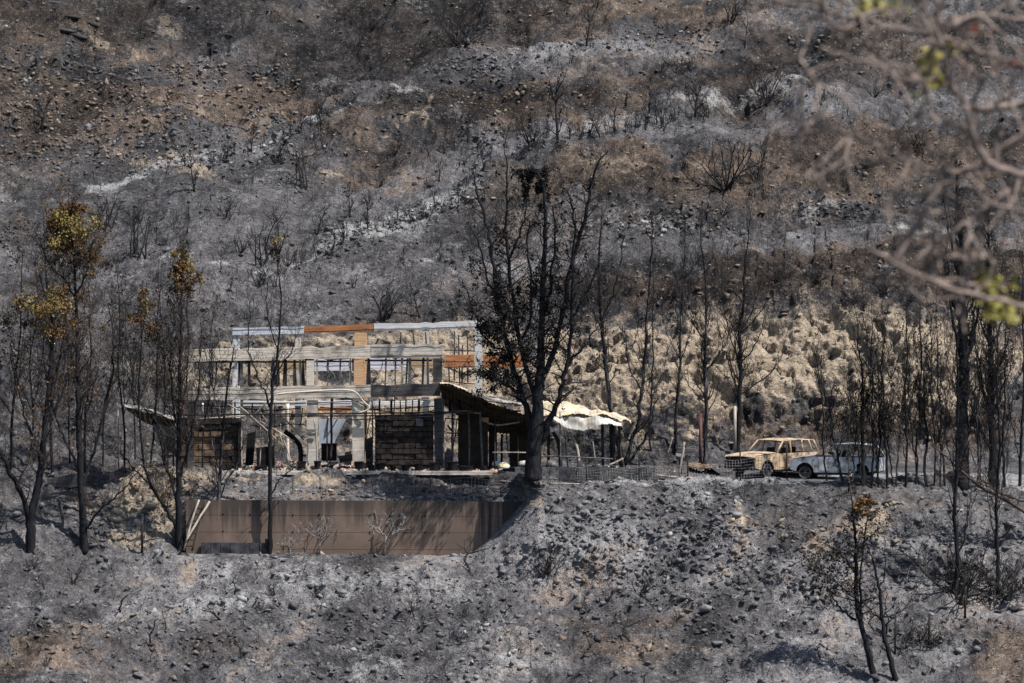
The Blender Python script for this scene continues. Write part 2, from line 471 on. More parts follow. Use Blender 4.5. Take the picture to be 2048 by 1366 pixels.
def ground(px, py):
    """first visible hillside point under photo position (px, py)"""
    u = int(np.clip(np.searchsorted(U, px), 0, nU - 1))
    col = -TMIN[:, u]
    v = int(np.clip(np.searchsorted(col, -py), 0, nV - 1))
    return Vector(PT[v, u]), v, u

def ground_at(x, Y):
    """height of the ground at world x, distance Y"""
    px = 1024 + x / Y * FPX
    u = int(np.clip(np.searchsorted(U, px), 0, nU - 1))
    v = int(np.argmin(np.abs(PT[:, u, 1] - Y)))
    return float(PT[v, u, 2])

# ---------------- ground material
m, nt, b = nodes_of('burnt_ground')
pos = wpos(nt)
za = N(nt, 'ShaderNodeAttribute', attribute_name='zone')
sep = nt.nodes.new('ShaderNodeSeparateColor')
nt.links.new(za.outputs['Color'], sep.inputs[0])
zb = N(nt, 'ShaderNodeAttribute', attribute_name='zone_b')
sepb = nt.nodes.new('ShaderNodeSeparateColor')
nt.links.new(zb.outputs['Color'], sepb.inputs[0])
n1 = noise(nt, pos, 0.55, 7, 0.68)
n2 = noise(nt, pos, 3.2, 6, 0.72)
n3 = noise(nt, pos, 13.0, 3, 0.7)
vo = nt.nodes.new('ShaderNodeTexVoronoi'); vo.inputs['Scale'].default_value = 6.5
nt.links.new(pos, vo.inputs['Vector'])
vo2 = nt.nodes.new('ShaderNodeTexVoronoi'); vo2.inputs['Scale'].default_value = 2.4
nt.links.new(pos, vo2.inputs['Vector'])
mixn = mth(nt, 'ADD', mth(nt, 'MULTIPLY', n2, 0.6), mth(nt, 'MULTIPLY', n3, 0.4))
tone = mth(nt, 'ADD', mth(nt, 'MULTIPLY', sepb.outputs[0], 0.75), mth(nt, 'ADD', mth(nt, 'MULTIPLY', mth(nt, 'SUBTRACT', mixn, 0.5), 1.9), mth(nt, 'MULTIPLY', mth(nt, 'SUBTRACT', n1, 0.5), 0.7)))
ash = ramp(nt, tone, [(0.0, (0.017, 0.0165, 0.0175)), (0.27, (0.056, 0.054, 0.056)), (0.55, (0.128, 0.124, 0.129)), (0.88, (0.30, 0.292, 0.298))])
brn = ramp(nt, tone, [(0.0, (0.020, 0.017, 0.015)), (0.26, (0.064, 0.051, 0.043)), (0.55, (0.155, 0.120, 0.097)), (0.88, (0.33, 0.262, 0.212))])
crm = mixc(nt, ramp(nt, mixn, [(0.32, 0), (0.60, 1)]), (0.15, 0.117, 0.09), (0.48, 0.395, 0.30))
wht = mixc(nt, ramp(nt, mixn, [(0.36, 0), (0.60, 1)]), (0.09, 0.09, 0.094), (0.40, 0.394, 0.392))
def edgef(sock, w=0.9):
    t = mth(nt, 'ADD', sock, mth(nt, 'MULTIPLY', mth(nt, 'SUBTRACT', mixn, 0.5), w))
    return ramp(nt, t, [(0.15, 0), (0.95, 1)])
col = mixc(nt, edgef(sep.outputs[0], 1.6), ash, brn)
col = mixc(nt, edgef(sep.outputs[1], 1.3), col, crm)
col = mixc(nt, edgef(sep.outputs[2], 1.9), col, wht)
col = mixc(nt, mth(nt, 'MULTIPLY', edgef(sepb.outputs[1], 1.2), 0.42), col, (0.020, 0.019, 0.020))
# single stones, charcoal and white ash flecks
cell = ramp(nt, nt.nodes.new('ShaderNodeSeparateColor').outputs[0], [(0, 0), (1, 1)]) if False else None
sc = nt.nodes.new('ShaderNodeSeparateColor'); nt.links.new(vo.outputs['Color'], sc.inputs[0])
fleck = mth(nt, 'MULTIPLY', ramp(nt, sc.outputs[0], [(0.86, 0), (0.90, 1)]), ramp(nt, vo.outputs['Distance'], [(0.25, 1), (0.38, 0)]))
col = mixc(nt, mth(nt, 'MULTIPLY', fleck, 0.40), col, (0.30, 0.285, 0.275))
coal = mth(nt, 'MULTIPLY', ramp(nt, sc.outputs[1], [(0.78, 0), (0.82, 1)]), ramp(nt, vo.outputs['Distance'], [(0.3, 1), (0.45, 0)]))
col = mixc(nt, mth(nt, 'MULTIPLY', coal, 0.4), col, (0.012, 0.012, 0.014))
nt.links.new(col, b.inputs['Base Color'])
b.inputs['Roughness'].default_value = 1.0
b.inputs['Specular IOR Level'].default_value = 0.05
hh = mth(nt, 'ADD', mth(nt, 'MULTIPLY', n2, 0.7), mth(nt, 'MULTIPLY', n3, 0.45))
hh = mth(nt, 'SUBTRACT', hh, mth(nt, 'MULTIPLY', vo.outputs['Distance'], 0.25))
bumped(nt, b, hh, 1.0, 0.22)
M['ground'] = m

idx = np.arange(nV * nU).reshape(nV, nU)
F = np.stack([idx[:-1, :-1], idx[:-1, 1:], idx[1:, 1:], idx[1:, :-1]], -1).reshape(-1, 4)
me = big_mesh('hillside', PT.reshape(-1, 3), F, M['ground'], smooth=False)
def pt_attr(me, nm, A):
    at = me.attributes.new(nm, 'FLOAT_COLOR', 'POINT')
    at.data.foreach_set('color', np.ascontiguousarray(A, np.float32).ravel())
one = np.ones_like(Zb)
pt_attr(me, 'zone', np.stack([Zb, Zc, Zw, one], -1))
pt_attr(me, 'zone_b', np.stack([Ttone, Zd, cliffm, one], -1))
hill = link(bpy.data.objects.new('hillside', me))
tag(hill, kind='structure')

# the valley between the camera's own slope and the burnt one
prof = [(-30, 14.0), (-4, 6.4), (4, 6.0), (14, 3.6), (30, -2.5), (55, -11), (85, -16), (105, -15), (114.5, -12.6)]
vv, ff = [], []
nx = 40
for (yy, zz) in prof:
    for k in range(nx + 1):
        x = -70 + 140 * k / nx
        vv.append((x, yy, zz + 0.5 * math.sin(x * 0.21 + yy * 0.13) * (1 if yy > 20 else 0.2)))
for r in range(len(prof) - 1):
    for k in range(nx):
        a = r * (nx + 1) + k
        ff.append((a, a + 1, a + nx + 2, a + nx + 1))
vo_ = mesh_obj('valley_ground', vv, ff, M['ground'])
tag(vo_, kind='structure')
# ------------------------------------------------------------------ trees
M['char'] = mat_noise('charred_bark', (0.006, 0.0062, 0.008), (0.027, 0.027, 0.032), 9.0, 0.35, 0.7, 0.85, stretch=(1, 1, 0.25), bump=0.6)
M['char_pale'] = mat_noise('scorched_bark', (0.010, 0.010, 0.013), (0.17, 0.16, 0.16), 5.0, 0.50, 0.70, 0.9, stretch=(1.5, 1.5, 0.22), bump=0.5)
M['twig'] = mat_noise('burnt_twig', (0.014, 0.013, 0.014), (0.055, 0.050, 0.050), 2.0, 0.4, 0.7, 0.9)
M['twig_brown'] = mat_noise('scorched_twig', (0.035, 0.027, 0.023), (0.135, 0.105, 0.09), 2.0, 0.4, 0.7, 0.9)
M['twig_white'] = mat_noise('bleached_twig', (0.10, 0.093, 0.09), (0.36, 0.335, 0.32), 2.0, 0.35, 0.65, 0.9)
M['leaf_olive'] = mat_noise('scorched_olive_leaf', (0.12, 0.090, 0.030), (0.30, 0.235, 0.085), 2.6, 0.35, 0.65, 0.75, c2=(0.15, 0.080, 0.032), s2=1.1)
M['leaf_rust'] = mat_noise('scorched_rust_leaf', (0.060, 0.036, 0.018), (0.21, 0.12, 0.048), 2.6, 0.35, 0.65, 0.8)
M['leaf_char'] = mat_noise('charred_leaf', (0.008, 0.008, 0.009), (0.030, 0.026, 0.024), 3.0, 0.4, 0.7, 0.9)
M['leaf_dull'] = mat_noise('dull_brown_leaf', (0.030, 0.026, 0.022), (0.10, 0.080, 0.062), 3.0, 0.4, 0.7, 0.9)

class TB:
    """collects tubes and small leaves into one mesh"""
    def __init__(s):
        s.v, s.f = [], []
    def tube(s, pts, rad, sides=4):
        n0 = len(s.v)
        n = len(pts)
        for i, p in enumerate(pts):
            a = pts[min(i + 1, n - 1)] - pts[max(i - 1, 0)]
            if a.length < 1e-7: a = Vector((0, 0, 1))
            a.normalize()
            e = a.cross(Vector((0.31, 0.92, 0.24)))
            if e.length < 1e-3: e = a.cross(Vector((1, 0, 0)))
            e.normalize()
            g = a.cross(e)
            for k in range(sides):
                t = 2 * math.pi * k / sides
                s.v.append(p + (e * math.cos(t) + g * math.sin(t)) * rad[i])
        for i in range(n - 1):
            for k in range(sides):
                k2 = (k + 1) % sides
                a = n0 + i * sides
                s.f.append((a + k, a + k2, a + sides + k2, a + sides + k))
        if sides < 4: return
        s.f.append(tuple(n0 + k for k in reversed(range(sides))))
        s.f.append(tuple(n0 + (n - 1) * sides + k for k in range(sides)))
    def leaf(s, p, d, size, rng):
        e = d.cross(Vector((rng.uniform(-1, 1), rng.uniform(-1, 1), rng.uniform(-1, 1))))
        if e.length < 1e-3: return
        e.normalize()
        n0 = len(s.v)
        s.v += [p, p + d * size * 0.5 + e * size * 0.28, p + d * size, p + d * size * 0.5 - e * size * 0.28]
        s.f.append((n0, n0 + 1, n0 + 2, n0 + 3))
    def mesh(s, name, mat, smooth=True):
        me = bpy.data.meshes.new(name)
        me.from_pydata([tuple(x) for x in s.v], [], s.f)
        me.materials.append(mat)
        if smooth: me.shade_smooth()
        me.update()
        return me
    def obj(s, name, mat, parent=None, smooth=True):
        return link(bpy.data.objects.new(name, s.mesh(name, mat, smooth)), parent)

def rv(rng, a=1.0):
    return Vector((rng.gauss(0, a), rng.gauss(0, a), rng.gauss(0, a)))

def smooth_path(pts, per, rng, amp):
    """Catmull-Rom through pts, with a crooked wobble"""
    out = []
    n = len(pts)
    for i in range(n - 1):
        p0, p1, p2, p3 = pts[max(i - 1, 0)], pts[i], pts[i + 1], pts[min(i + 2, n - 1)]
        for k in range(per):
            t = k / per
            q = 0.5 * ((2 * p1) + (p2 - p0) * t + (2 * p0 - 5 * p1 + 4 * p2 - p3) * t * t + (3 * p1 - p0 - 3 * p2 + p3) * t ** 3)
            if not (i == 0 and k == 0): q = q + rv(rng, amp)
            out.append(q)
    out.append(pts[-1].copy())
    return out

def branchlet(tb, p, d, L, r, lvl, rng, up, kids, tips, crook=0.22):
    seg = (4 if lvl > 1 else 3) if lvl else 2
    path, dr = [p], d.normalized()
    for i in range(seg):
        dr = (dr + rv(rng, crook) + Vector((0, 0, up * 0.22))).normalized()
        path.append(path[-1] + dr * L / seg)
    rad = [max(0.0045, r * (1 - 0.72 * i / seg)) for i in range(seg + 1)]
    tb.tube(path, rad, 5 if r > 0.05 else (4 if r > 0.028 else 3))
    tips.append((path[-1], dr))
    if lvl:
        for k in range(kids):
            t = rng.uniform(0.25, 0.98)
            i = min(int(t * seg), seg - 1)
            q = path[i].lerp(path[i + 1], t * seg - i)
            tang = (path[i + 1] - path[i]).normalized()
            side = tang.cross(rv(rng)).normalized()
            branchlet(tb, q, tang * 0.8 + side * rng.uniform(0.5, 1.0), L * rng.uniform(0.32, 0.6) * (1.15 - 0.5 * t),
                      max(0.0068, r * 0.48), lvl - 1, rng, up, kids, tips, crook)

def clump(tb, c, rx, ry, rz, n, size, rng, droop=0.0):
    for _ in range(n):
        v = rv(rng, 0.5)
        p = c + Vector((v.x * rx, v.y * ry, v.z * rz))
        d = (rv(rng) + Vector((0, 0, -droop))).normalized()
        tb.leaf(p, d, size * rng.uniform(0.6, 1.4), rng)

def tree(name, label, base, stems, twigs=14, tw_len=1.6, lvl=2, kids=3, up=0.7, leaves=(), seed=1, bark='char', twig_mat='twig',
         group=None, tip_leaves=None, spread=0.9, amp=0.045, t_lo=0.3, cat='tree', Y=None, thin=1.0):
    """base (px,py); stems: first is the trunk, each [(px,py,width px), ...]; leaves: (px,py,rx,ry,n,mat)"""
    rng = random.Random(seed)
    g, _, _ = ground(*base)
    Y0 = g.y if Y is None else Y
    root = empty(name, (g.x, Y0, g.z), label, cat, group)
    tips = []
    crown = TB()
    for si, st in enumerate(stems):
        tb = TB()
        pts, L = [], 0.0
        k = rng.uniform(-0.28, 0.28) if si else rng.uniform(-0.04, 0.04)
        for i, (px, py, w) in enumerate(st):
            if i:
                L += math.hypot(px - st[i - 1][0], py - st[i - 1][1]) * Y0 / FPX
            pts.append(W(px, py, Y0 + k * L))
        if si == 0: pts[0].z = min(pts[0].z, g.z) - 0.15
        per = 4
        path = smooth_path(pts, per, rng, amp * (0.45 if si == 0 else 0.8) * (1 if pts[0].y > 100 else .1))
        rad = []
        for i in range(len(path)):
            t = i / per
            j = min(int(t), len(st) - 2)
            w = st[j][2] * (1 - (t - j)) + st[j + 1][2] * (t - j)
            rad.append(max(0.010, w * (0.41 if si == 0 else 0.34) * thin * Y0 / FPX * rng.uniform(0.95, 1.05)))
        if si == 0: rad[0] *= 1.25
        tb.tube(path, rad, 8 if rad[0] > 0.1 else 6)
        o = tb.obj('trunk' if si == 0 else 'limb', M[bark])
        under(o, root)
        n = twigs if isinstance(twigs, int) else twigs[min(si, len(twigs) - 1)]
        n = int(n * 1.62)
        lo = t_lo if si == 0 else 0.12
        for q in range(n):
            t = lo + (1 - lo) * ((q + rng.random()) / n)
            f = t * (len(path) - 1)
            j = min(int(f), len(path) - 2)
            p = path[j].lerp(path[j + 1], f - j)
            tang = (path[j + 1] - path[j]).normalized()
            a = rng.uniform(0, 2 * math.pi)
            side = Vector((math.cos(a), math.sin(a) * 0.8, 0))
            d = tang * 0.35 + side * spread + Vector((0, 0, up * 0.6))
            ln = tw_len * rng.uniform(0.45, 1.25) * (1.15 - 0.55 * t)
            branchlet(crown, p, d, ln, max(0.013, min(rad[j] * 0.36, 0.04)), lvl, rng, up, kids, tips)
    if crown.v:
        under(crown.obj('crown', M[twig_mat]), root)
    fol = {}
    for (px, py, rx, ry, n, mt) in leaves:
        tb = fol.setdefault(mt, TB())
        s = Y0 / FPX
        # leaves hang on real twigs: a few sprigs run through the clump
        c = W(px, py, Y0 + rng.uniform(-0.5, 0.5))
        for q in range(11):
            e = c + Vector((rng.gauss(0, rx * s * .62), rng.gauss(0, rx * s * .6), rng.gauss(0, ry * s * .62)))
            k = rng.uniform(.22, .5)
            clump(tb, e, rx * s * k, rx * s * k, ry * s * k * 1.2, int(n // 9 * rng.uniform(.5, 1.5)), 0.125, rng, 0.9)
    if tip_leaves:
        mt, prob, n, size = tip_leaves
        tb = fol.setdefault(mt, TB())
        for (p, d) in tips:
            if rng.random() < prob:
                clump(tb, p, 0.14, 0.14, 0.2, n, size, rng, 0.8)
    for mt, tb in fol.items():
        if tb.v: under(tb.obj('foliage', M[mt], smooth=False), root)
    return root

# ---- the row along the lower bench, left
tree('scorched_tree', 'scorched tree at left edge with olive tuft, trunk forking low on bench', (64, 1099),
     [[(64,1104,30),(60,1060,27),(66,1010,24),(80,950,20),(87,880,17),(95,800,14),(103,710,11),(104,640,8),(88,580,5),(80,545,3)],
      [(60,1045,20),(48,1000,17),(22,950,15),(0,905,13),(-30,850,10),(-45,760,6),(-40,690,3)],
      [(82,930,12),(68,880,9),(52,840,7),(38,780,5),(20,700,3)],
      [(98,790,10),(120,720,8),(128,660,6),(135,600,4),(130,560,2.5)],
      [(88,860,9),(110,820,7),(128,770,5),(150,700,3)]],
     twigs=(34, 12, 18, 24, 16), tw_len=1.9, seed=3, tip_leaves=('leaf_rust', 0.05, 4, 0.14), thin=.92, twig_mat='twig_brown', up=0.55,
     leaves=[(80,615,46,28,1500,'leaf_olive'),(115,590,26,18,500,'leaf_olive'),(55,640,34,26,700,'leaf_dull'),(100,660,30,22,450,'leaf_rust'),(20,700,40,40,260,'leaf_dull')])
tree('scorched_tree', 'tall scorched tree with golden brown leaf crown, second trunk from left', (171, 1097),
     [[(171,1102,25),(168,1060,22),(163,1000,20),(160,930,18),(157,850,15),(156,770,13),(154,690,11),(153,620,9),(150,560,7),(146,500,5),(142,440,3.5),(140,410,2)],
      [(162,990,12),(178,930,10),(195,880,9),(208,820,8),(222,760,7),(228,700,6),(224,650,4.5),(216,610,3)],
      [(160,950,12),(145,905,10),(122,860,8),(106,815,7),(92,760,6),(85,700,4),(88,660,3)],
      [(170,1062,8),(190,1032,7),(215,1008,6),(240,985,5),(262,962,4),(285,930,2.5)],
      [(153,600,7),(130,560,6),(108,540,4.5),(85,500,3.5),(60,470,2)],
      [(152,590,7),(172,545,5.5),(182,510,4),(190,470,2.5)],
      [(110,830,6),(118,770,5),(130,720,3.5),(125,670,2.5)]],
     twigs=(44, 26, 22, 9, 26, 24, 14), tw_len=1.8, seed=5, tip_leaves=('leaf_rust', 0.05, 4, 0.14), thin=.92, twig_mat='twig_brown', up=0.75, t_lo=0.4,
     leaves=[(140,420,24,24,900,'leaf_rust'),(148,450,34,32,1500,'leaf_olive'),(122,480,34,30,1300,'leaf_olive'),(165,500,36,26,900,'leaf_rust'),(105,455,18,26,500,'leaf_rust'),(150,525,40,22,500,'leaf_dull'),(30,470,40,40,300,'leaf_dull')])
tree('scorched_tree', 'many stemmed scorched tree with leafy top left of the retaining wall', (358, 1102),
     [[(358,1106,24),(357,1050,20),(357,980,17),(358,900,14),(359,820,12),(360,740,10),(362,660,8),(363,590,6),(363,530,4),(362,500,2.5)],
      [(354,1058,14),(335,1025,12),(310,985,10),(290,930,9),(280,860,8),(278,780,6.5),(282,700,5),(288,640,4),(290,600,2.5)],
      [(356,1010,10),(345,970,9),(330,930,8),(318,870,7),(312,800,6),(316,720,4.5),(322,650,3)],
      [(358,960,10),(375,900,8),(388,840,6.5),(398,770,5),(402,700,3.5),(400,640,2.5)],
      [(350,1045,9),(325,1010,7),(295,965,6),(262,930,5),(240,900,3.5)],
      [(359,880,8),(346,820,7),(342,740,5.5),(346,660,4),(350,600,2.5)],
      [(360,840,7),(372,770,6),(378,690,4.5),(376,620,3),(374,570,2)],
      [(362,1060,8),(390,1020,6),(420,985,5),(450,950,3),(470,915,2)]],
     twigs=(50, 30, 26, 28, 12, 26, 26, 12), tw_len=1.5, seed=7, tip_leaves=('leaf_dull', 0.05, 4, 0.13), thin=.88, twig_mat='twig_brown', up=1.1, spread=0.6,
     leaves=[(362,520,20,20,900,'leaf_olive'),(366,550,20,24,900,'leaf_rust'),(352,575,14,18,300,'leaf_dull'),(290,600,12,14,350,'leaf_olive'),(290,635,17,26,800,'leaf_rust'),(300,670,22,20,300,'leaf_dull')])
tree('charred_tree', 'slim charred trunk with grey patches before the left end of retaining wall', (433, 1104),
     [[(433,1108,12),(435,1060,11),(438,1000,10),(441,930,9),(446,860,7),(452,790,5.5),(462,730,4),(470,690,2.5)],
      [(438,1000,5),(455,960,4.5),(475,925,3.5),(488,880,2.5)], [(440,940,5),(425,890,4),(418,840,3),(412,800,2)],
      [(446,860,5),(430,800,4),(425,740,3),(420,700,2)]],
     twigs=(16, 8, 8, 8), tw_len=1.1, seed=9, bark='char_pale', up=0.9)
tree('charred_tree', 'straight charred tree standing before retaining wall with small olive tuft on top', (541, 1108),
     [[(541,1112,13),(541,1050,12),(540,980,11),(540,900,10),(541,830,9),(546,770,7.5),(553,720,6),(560,660,5),(562,590,4),(556,530,3),(550,480,2)],
      [(539,815,7),(528,780,6),(512,745,5),(500,705,4),(498,650,3),(502,600,2)],
      [(540,990,5),(556,965,4),(575,945,3),(600,925,2)], [(546,770,5),(566,730,4),(585,700,3),(596,660,2)],
      [(556,700,4),(540,650,3.5),(532,600,2.5),(536,560,1.8)]],
     twigs=(26, 14, 6, 10, 10), tw_len=1.2, seed=11, up=0.9, t_lo=0.45,
     leaves=[(550,495,12,16,180,'leaf_dull'),(552,480,8,10,90,'leaf_olive')])

# ---- thin trees on the slope behind, left
back_left = [(105, 955, 430, 12), (172, 945, 560, 11), (250, 945, 520, 8), (20, 940, 500, 11), (300, 940, 560, 8), (205, 935, 600, 7), (60, 930, 520, 8), (330, 930, 540, 7), (270, 920, 600, 6), (140, 925, 480, 7), (405, 935, 620, 6)]
for k, (px, py, top, w) in enumerate(back_left):
    h = py - top
    r = random.Random(100 + k)
    lean = r.uniform(-25, 25)
    st = [(px, py + 4, w), (px + lean * .2 + r.uniform(-5, 5), py - h * .25, w * .85), (px + lean * .5 + r.uniform(-7, 7), py - h * .5, w * .6), (px + lean * .8 + r.uniform(-7, 7), py - h * .75, w * .4), (px + lean, top, 1.6)]
    st2 = [(st[1][0], st[1][1], w * .6), (px - lean - 18, py - h * .45, w * .45), (px - lean - 28, py - h * .7, 1.8)]
    st3 = [(st[1][0], st[1][1] - 10, w * .5), (px + 22, py - h * .5, w * .35), (px + 34, py - h * .74, 1.6)]
    tree('charred_tree', ('brown twigged' if k % 2 else 'dark twigged') + ' thin charred tree behind the front row left of the house', (px, py), [st, st2, st3],
         twigs=(26, 14, 12), tw_len=1.5, seed=120 + k, twig_mat='twig_brown' if k % 2 else 'twig', up=0.9, group='thin burnt trees behind the front row',
         tip_leaves=('leaf_dull', 0.07, 4, 0.12), thin=0.75)

# ---- the big tree in front of the sagging canopy
tree('charred_tree', 'huge black charred tree with many upright limbs before the sagging roof', (1066, 952),
     [[(1066,950,42),(1066,925,40),(1068,890,38),(1072,850,36),(1076,800,28),(1080,740,22),(1083,660,16),(1086,580,15),(1090,500,11),(1090,430,8),(1086,370,6),(1075,345,4)],
      [(1064,860,24),(1052,815,20),(1038,770,18),(1020,710,16),(1005,650,15),(994,590,14),(985,520,12),(976,460,10),(962,410,8),(952,375,6),(946,340,3)],
      [(1070,790,18),(1052,730,15),(1036,660,13),(1024,590,12),(1016,520,11),(1013,450,9),(1012,390,7),(1016,340,5),(1010,300,2.5)],
      [(1080,770,18),(1100,720,16),(1120,650,15),(1134,590,14),(1143,530,13),(1160,470,12),(1176,410,10),(1182,370,8),(1196,330,6),(1216,300,3)],
      [(1082,880,22),(1102,835,18),(1118,790,15),(1130,745,13),(1140,690,11),(1143,620,10),(1145,540,9),(1148,470,8),(1146,410,6),(1134,380,3)],
      [(1130,742,9),(1148,715,8),(1172,690,6),(1190,660,4),(1215,640,2)],
      [(1050,800,12),(1020,775,10),(992,758,8),(965,742,6),(930,750,4),(900,735,2)],
      [(1010,700,8),(985,690,6),(960,660,5),(945,610,4),(925,560,2.5)],
      [(1084,640,10),(1100,580,9),(1106,520,7),(1110,460,6),(1104,410,4)],
      [(1016,520,8),(1035,480,7),(1046,440,5),(1054,400,3)],
      [(994,590,8),(970,540,6),(958,490,5),(940,450,3)],
      [(1140,650,8),(1165,600,6),(1185,560,5),(1200,520,3)],
      [(1036,690,9),(1060,640,8),(1062,570,7),(1056,500,5),(1060,440,3)]],
     twigs=(34, 34, 34, 34, 34, 16, 16, 20, 24, 16, 20, 16, 26), tw_len=1.4, seed=21, up=0.35, spread=1.0, kids=3,
     tip_leaves=('leaf_char', 0.035, 6, 0.15), t_lo=0.4, Y=144.9, thin=1.0,
     leaves=[(1052,365,12,26,700,'leaf_char'),(1082,375,14,24,600,'leaf_char'),(1066,345,22,9,500,'leaf_char'),(1000,560,26,40,700,'leaf_char'),(1015,640,40,40,1000,'leaf_char'),
             (985,660,34,34,900,'leaf_char'),(1020,720,46,26,1000,'leaf_char'),(985,750,34,24,800,'leaf_char'),(1060,690,30,40,500,'leaf_char'),(1075,560,26,40,400,'leaf_char'),(1130,620,26,40,300,'leaf_char'),(1040,760,26,26,240,'leaf_char'),(1000,480,16,36,240,'leaf_char'),(1090,600,26,40,240,'leaf_char'),(1110,690,24,34,220,'leaf_char')])

# ---- trees between the canopy and the cars
tree('charred_tree', 'charred tree splitting at the ground into spreading stems beside the crumpled canopy', (1247, 942),
     [[(1247,948,18),(1240,905,15),(1230,860,13),(1220,810,12),(1212,740,11),(1206,670,10),(1200,600,8),(1198,530,6),(1200,470,4),(1205,420,2.5)],
      [(1250,930,14),(1262,890,12),(1275,845,11),(1284,780,10),(1290,710,9),(1294,640,8),(1298,570,6),(1303,500,5),(1306,430,2.5)],
      [(1252,925,9),(1280,895,8),(1296,860,7),(1306,830,5),(1316,790,3)],
      [(1206,670,6),(1185,620,5),(1172,570,4),(1165,520,2.5)], [(1204,640,6),(1226,590,5),(1240,530,4),(1246,470,2.5)],
      [(1284,780,6),(1262,740,5),(1250,700,4),(1245,650,2.5)]],
     twigs=(24, 24, 6, 10, 10, 8), tw_len=1.25, seed=23, bark='char_pale', up=0.6, tip_leaves=('leaf_char', 0.04, 5, 0.13), t_lo=0.4)
def poplar(px, py, top, w, label, seed, lean=0, bark='char', tw=34, tl=1.3, limbs=5, group=None, up=1.2, tip=None, name='charred_tree', leaves=(), spread_px=34, twig_mat='twig', thin=0.8):
    r = random.Random(seed)
    h = py - top
    st = []
    for i in range(9):
        t = i / 8
        st.append((px + lean * t + 9 * math.sin(t * 3.1 + seed) * t + r.uniform(-3.5, 3.5) * (1 if 0 < i < 8 else 0.3), py + 5 - (h + 5) * t, max(1.6, w * (1 - t) ** 0.75)))
    stems = [st]
    for i in range(limbs):
        t = r.uniform(0.22, 0.7)
        k = min(int(t * 8), 7)
        x0, y0, w0 = st[k]
        sg = 1 if (i % 2) else -1
        L = h * r.uniform(0.18, 0.36) * (1.1 - 0.4 * t)
        sp = spread_px * r.uniform(0.5, 1.2)
        stems.append([(x0, y0, w0 * .5), (x0 + sg * sp * .45, y0 - L * .3, w0 * .38), (x0 + sg * sp * .8, y0 - L * .65, w0 * .25), (x0 + sg * sp, y0 - L, 1.6)])
    return tree(name, label, (px, py), stems, twigs=(tw,) + (7,) * limbs, tw_len=tl, seed=seed, bark=bark, up=up, group=group, spread=0.55, tip_leaves=tip, t_lo=0.2, leaves=leaves, twig_mat=twig_mat, thin=thin)
poplar(1353, 893, 425, 11, 'slim burnt tree with pale scorched stem left of the red post', 31, 12, 'char_pale', 40, 1.0)
poplar(1409, 930, 425, 15, 'burnt tree with ash white lower trunk beside the red post', 33, 3, 'char_pale', 46, 1.35, 7, spread_px=55)
poplar(1474, 908, 420, 17, 'dark charred tree with wide ascending branches behind the tan car', 35, 22, 'char', 36, 1.6, 8, spread_px=80)
poplar(1303, 905, 470, 7, 'thin dark burnt sapling between the canopy and the pale stemmed tree', 37, -5, 'char', 26, 0.9, 3)
# ---- thicket by the white car
thick = [(1690,968,690,12,-66),(1655,962,690,8,-30),(1725,972,600,15,-10),(1742,975,560,10,8),(1755,970,610,9,24),(1775,972,590,12,-14),(1795,975,640,8,10),(1812,972,560,11,-6),
         (1830,974,600,10,14),(1852,974,560,12,-8),(1868,972,620,8,4),(1890,974,580,10,-20),(1953,972,600,9,12),(2010,974,560,12,-6),(2040,974,520,14,8),(1700,972,720,7,30),(1785,974,700,7,-28),(1838,972,700,6,-22),
         (1965,974,640,7,-16),(1880,976,700,6,18),(1728,976,760,7,-34),(1760,975,740,7,-30)]
for k, (px, py, top, w, lean) in enumerate(thick):
    poplar(px, py, top, w, ('pale patched' if k % 3 == 0 else 'black') + ' slender charred tree ' + ('leaning before the white car' if lean < -25 and px < 1800 else 'growing before the white car' if px < 1770 else 'between white car and thickest trunk' if px < 1926 else 'right of the thickest trunk'), 200 + k, lean, 'char_pale' if k % 3 == 0 else 'char', 20, 1.05, 4,
           'slender burnt trees in the thicket by the cars', tip=('leaf_char', 0.03, 4, 0.10), spread_px=26, thin=0.62)
poplar(1926, 972, 330, 42, 'thickest dark trunk of the right thicket, bristling with dead shoots', 51, -8, 'char', 120, 0.9, 9, tip=('leaf_char', 0.08, 4, 0.12), spread_px=34, thin=0.85)
poplar(1984, 974, 400, 26, 'shaggy dark trunk second thickest in the right thicket', 53, -3, 'char', 110, 1.1, 8, tip=('leaf_dull', 0.10, 4, 0.13), spread_px=40, thin=0.85)
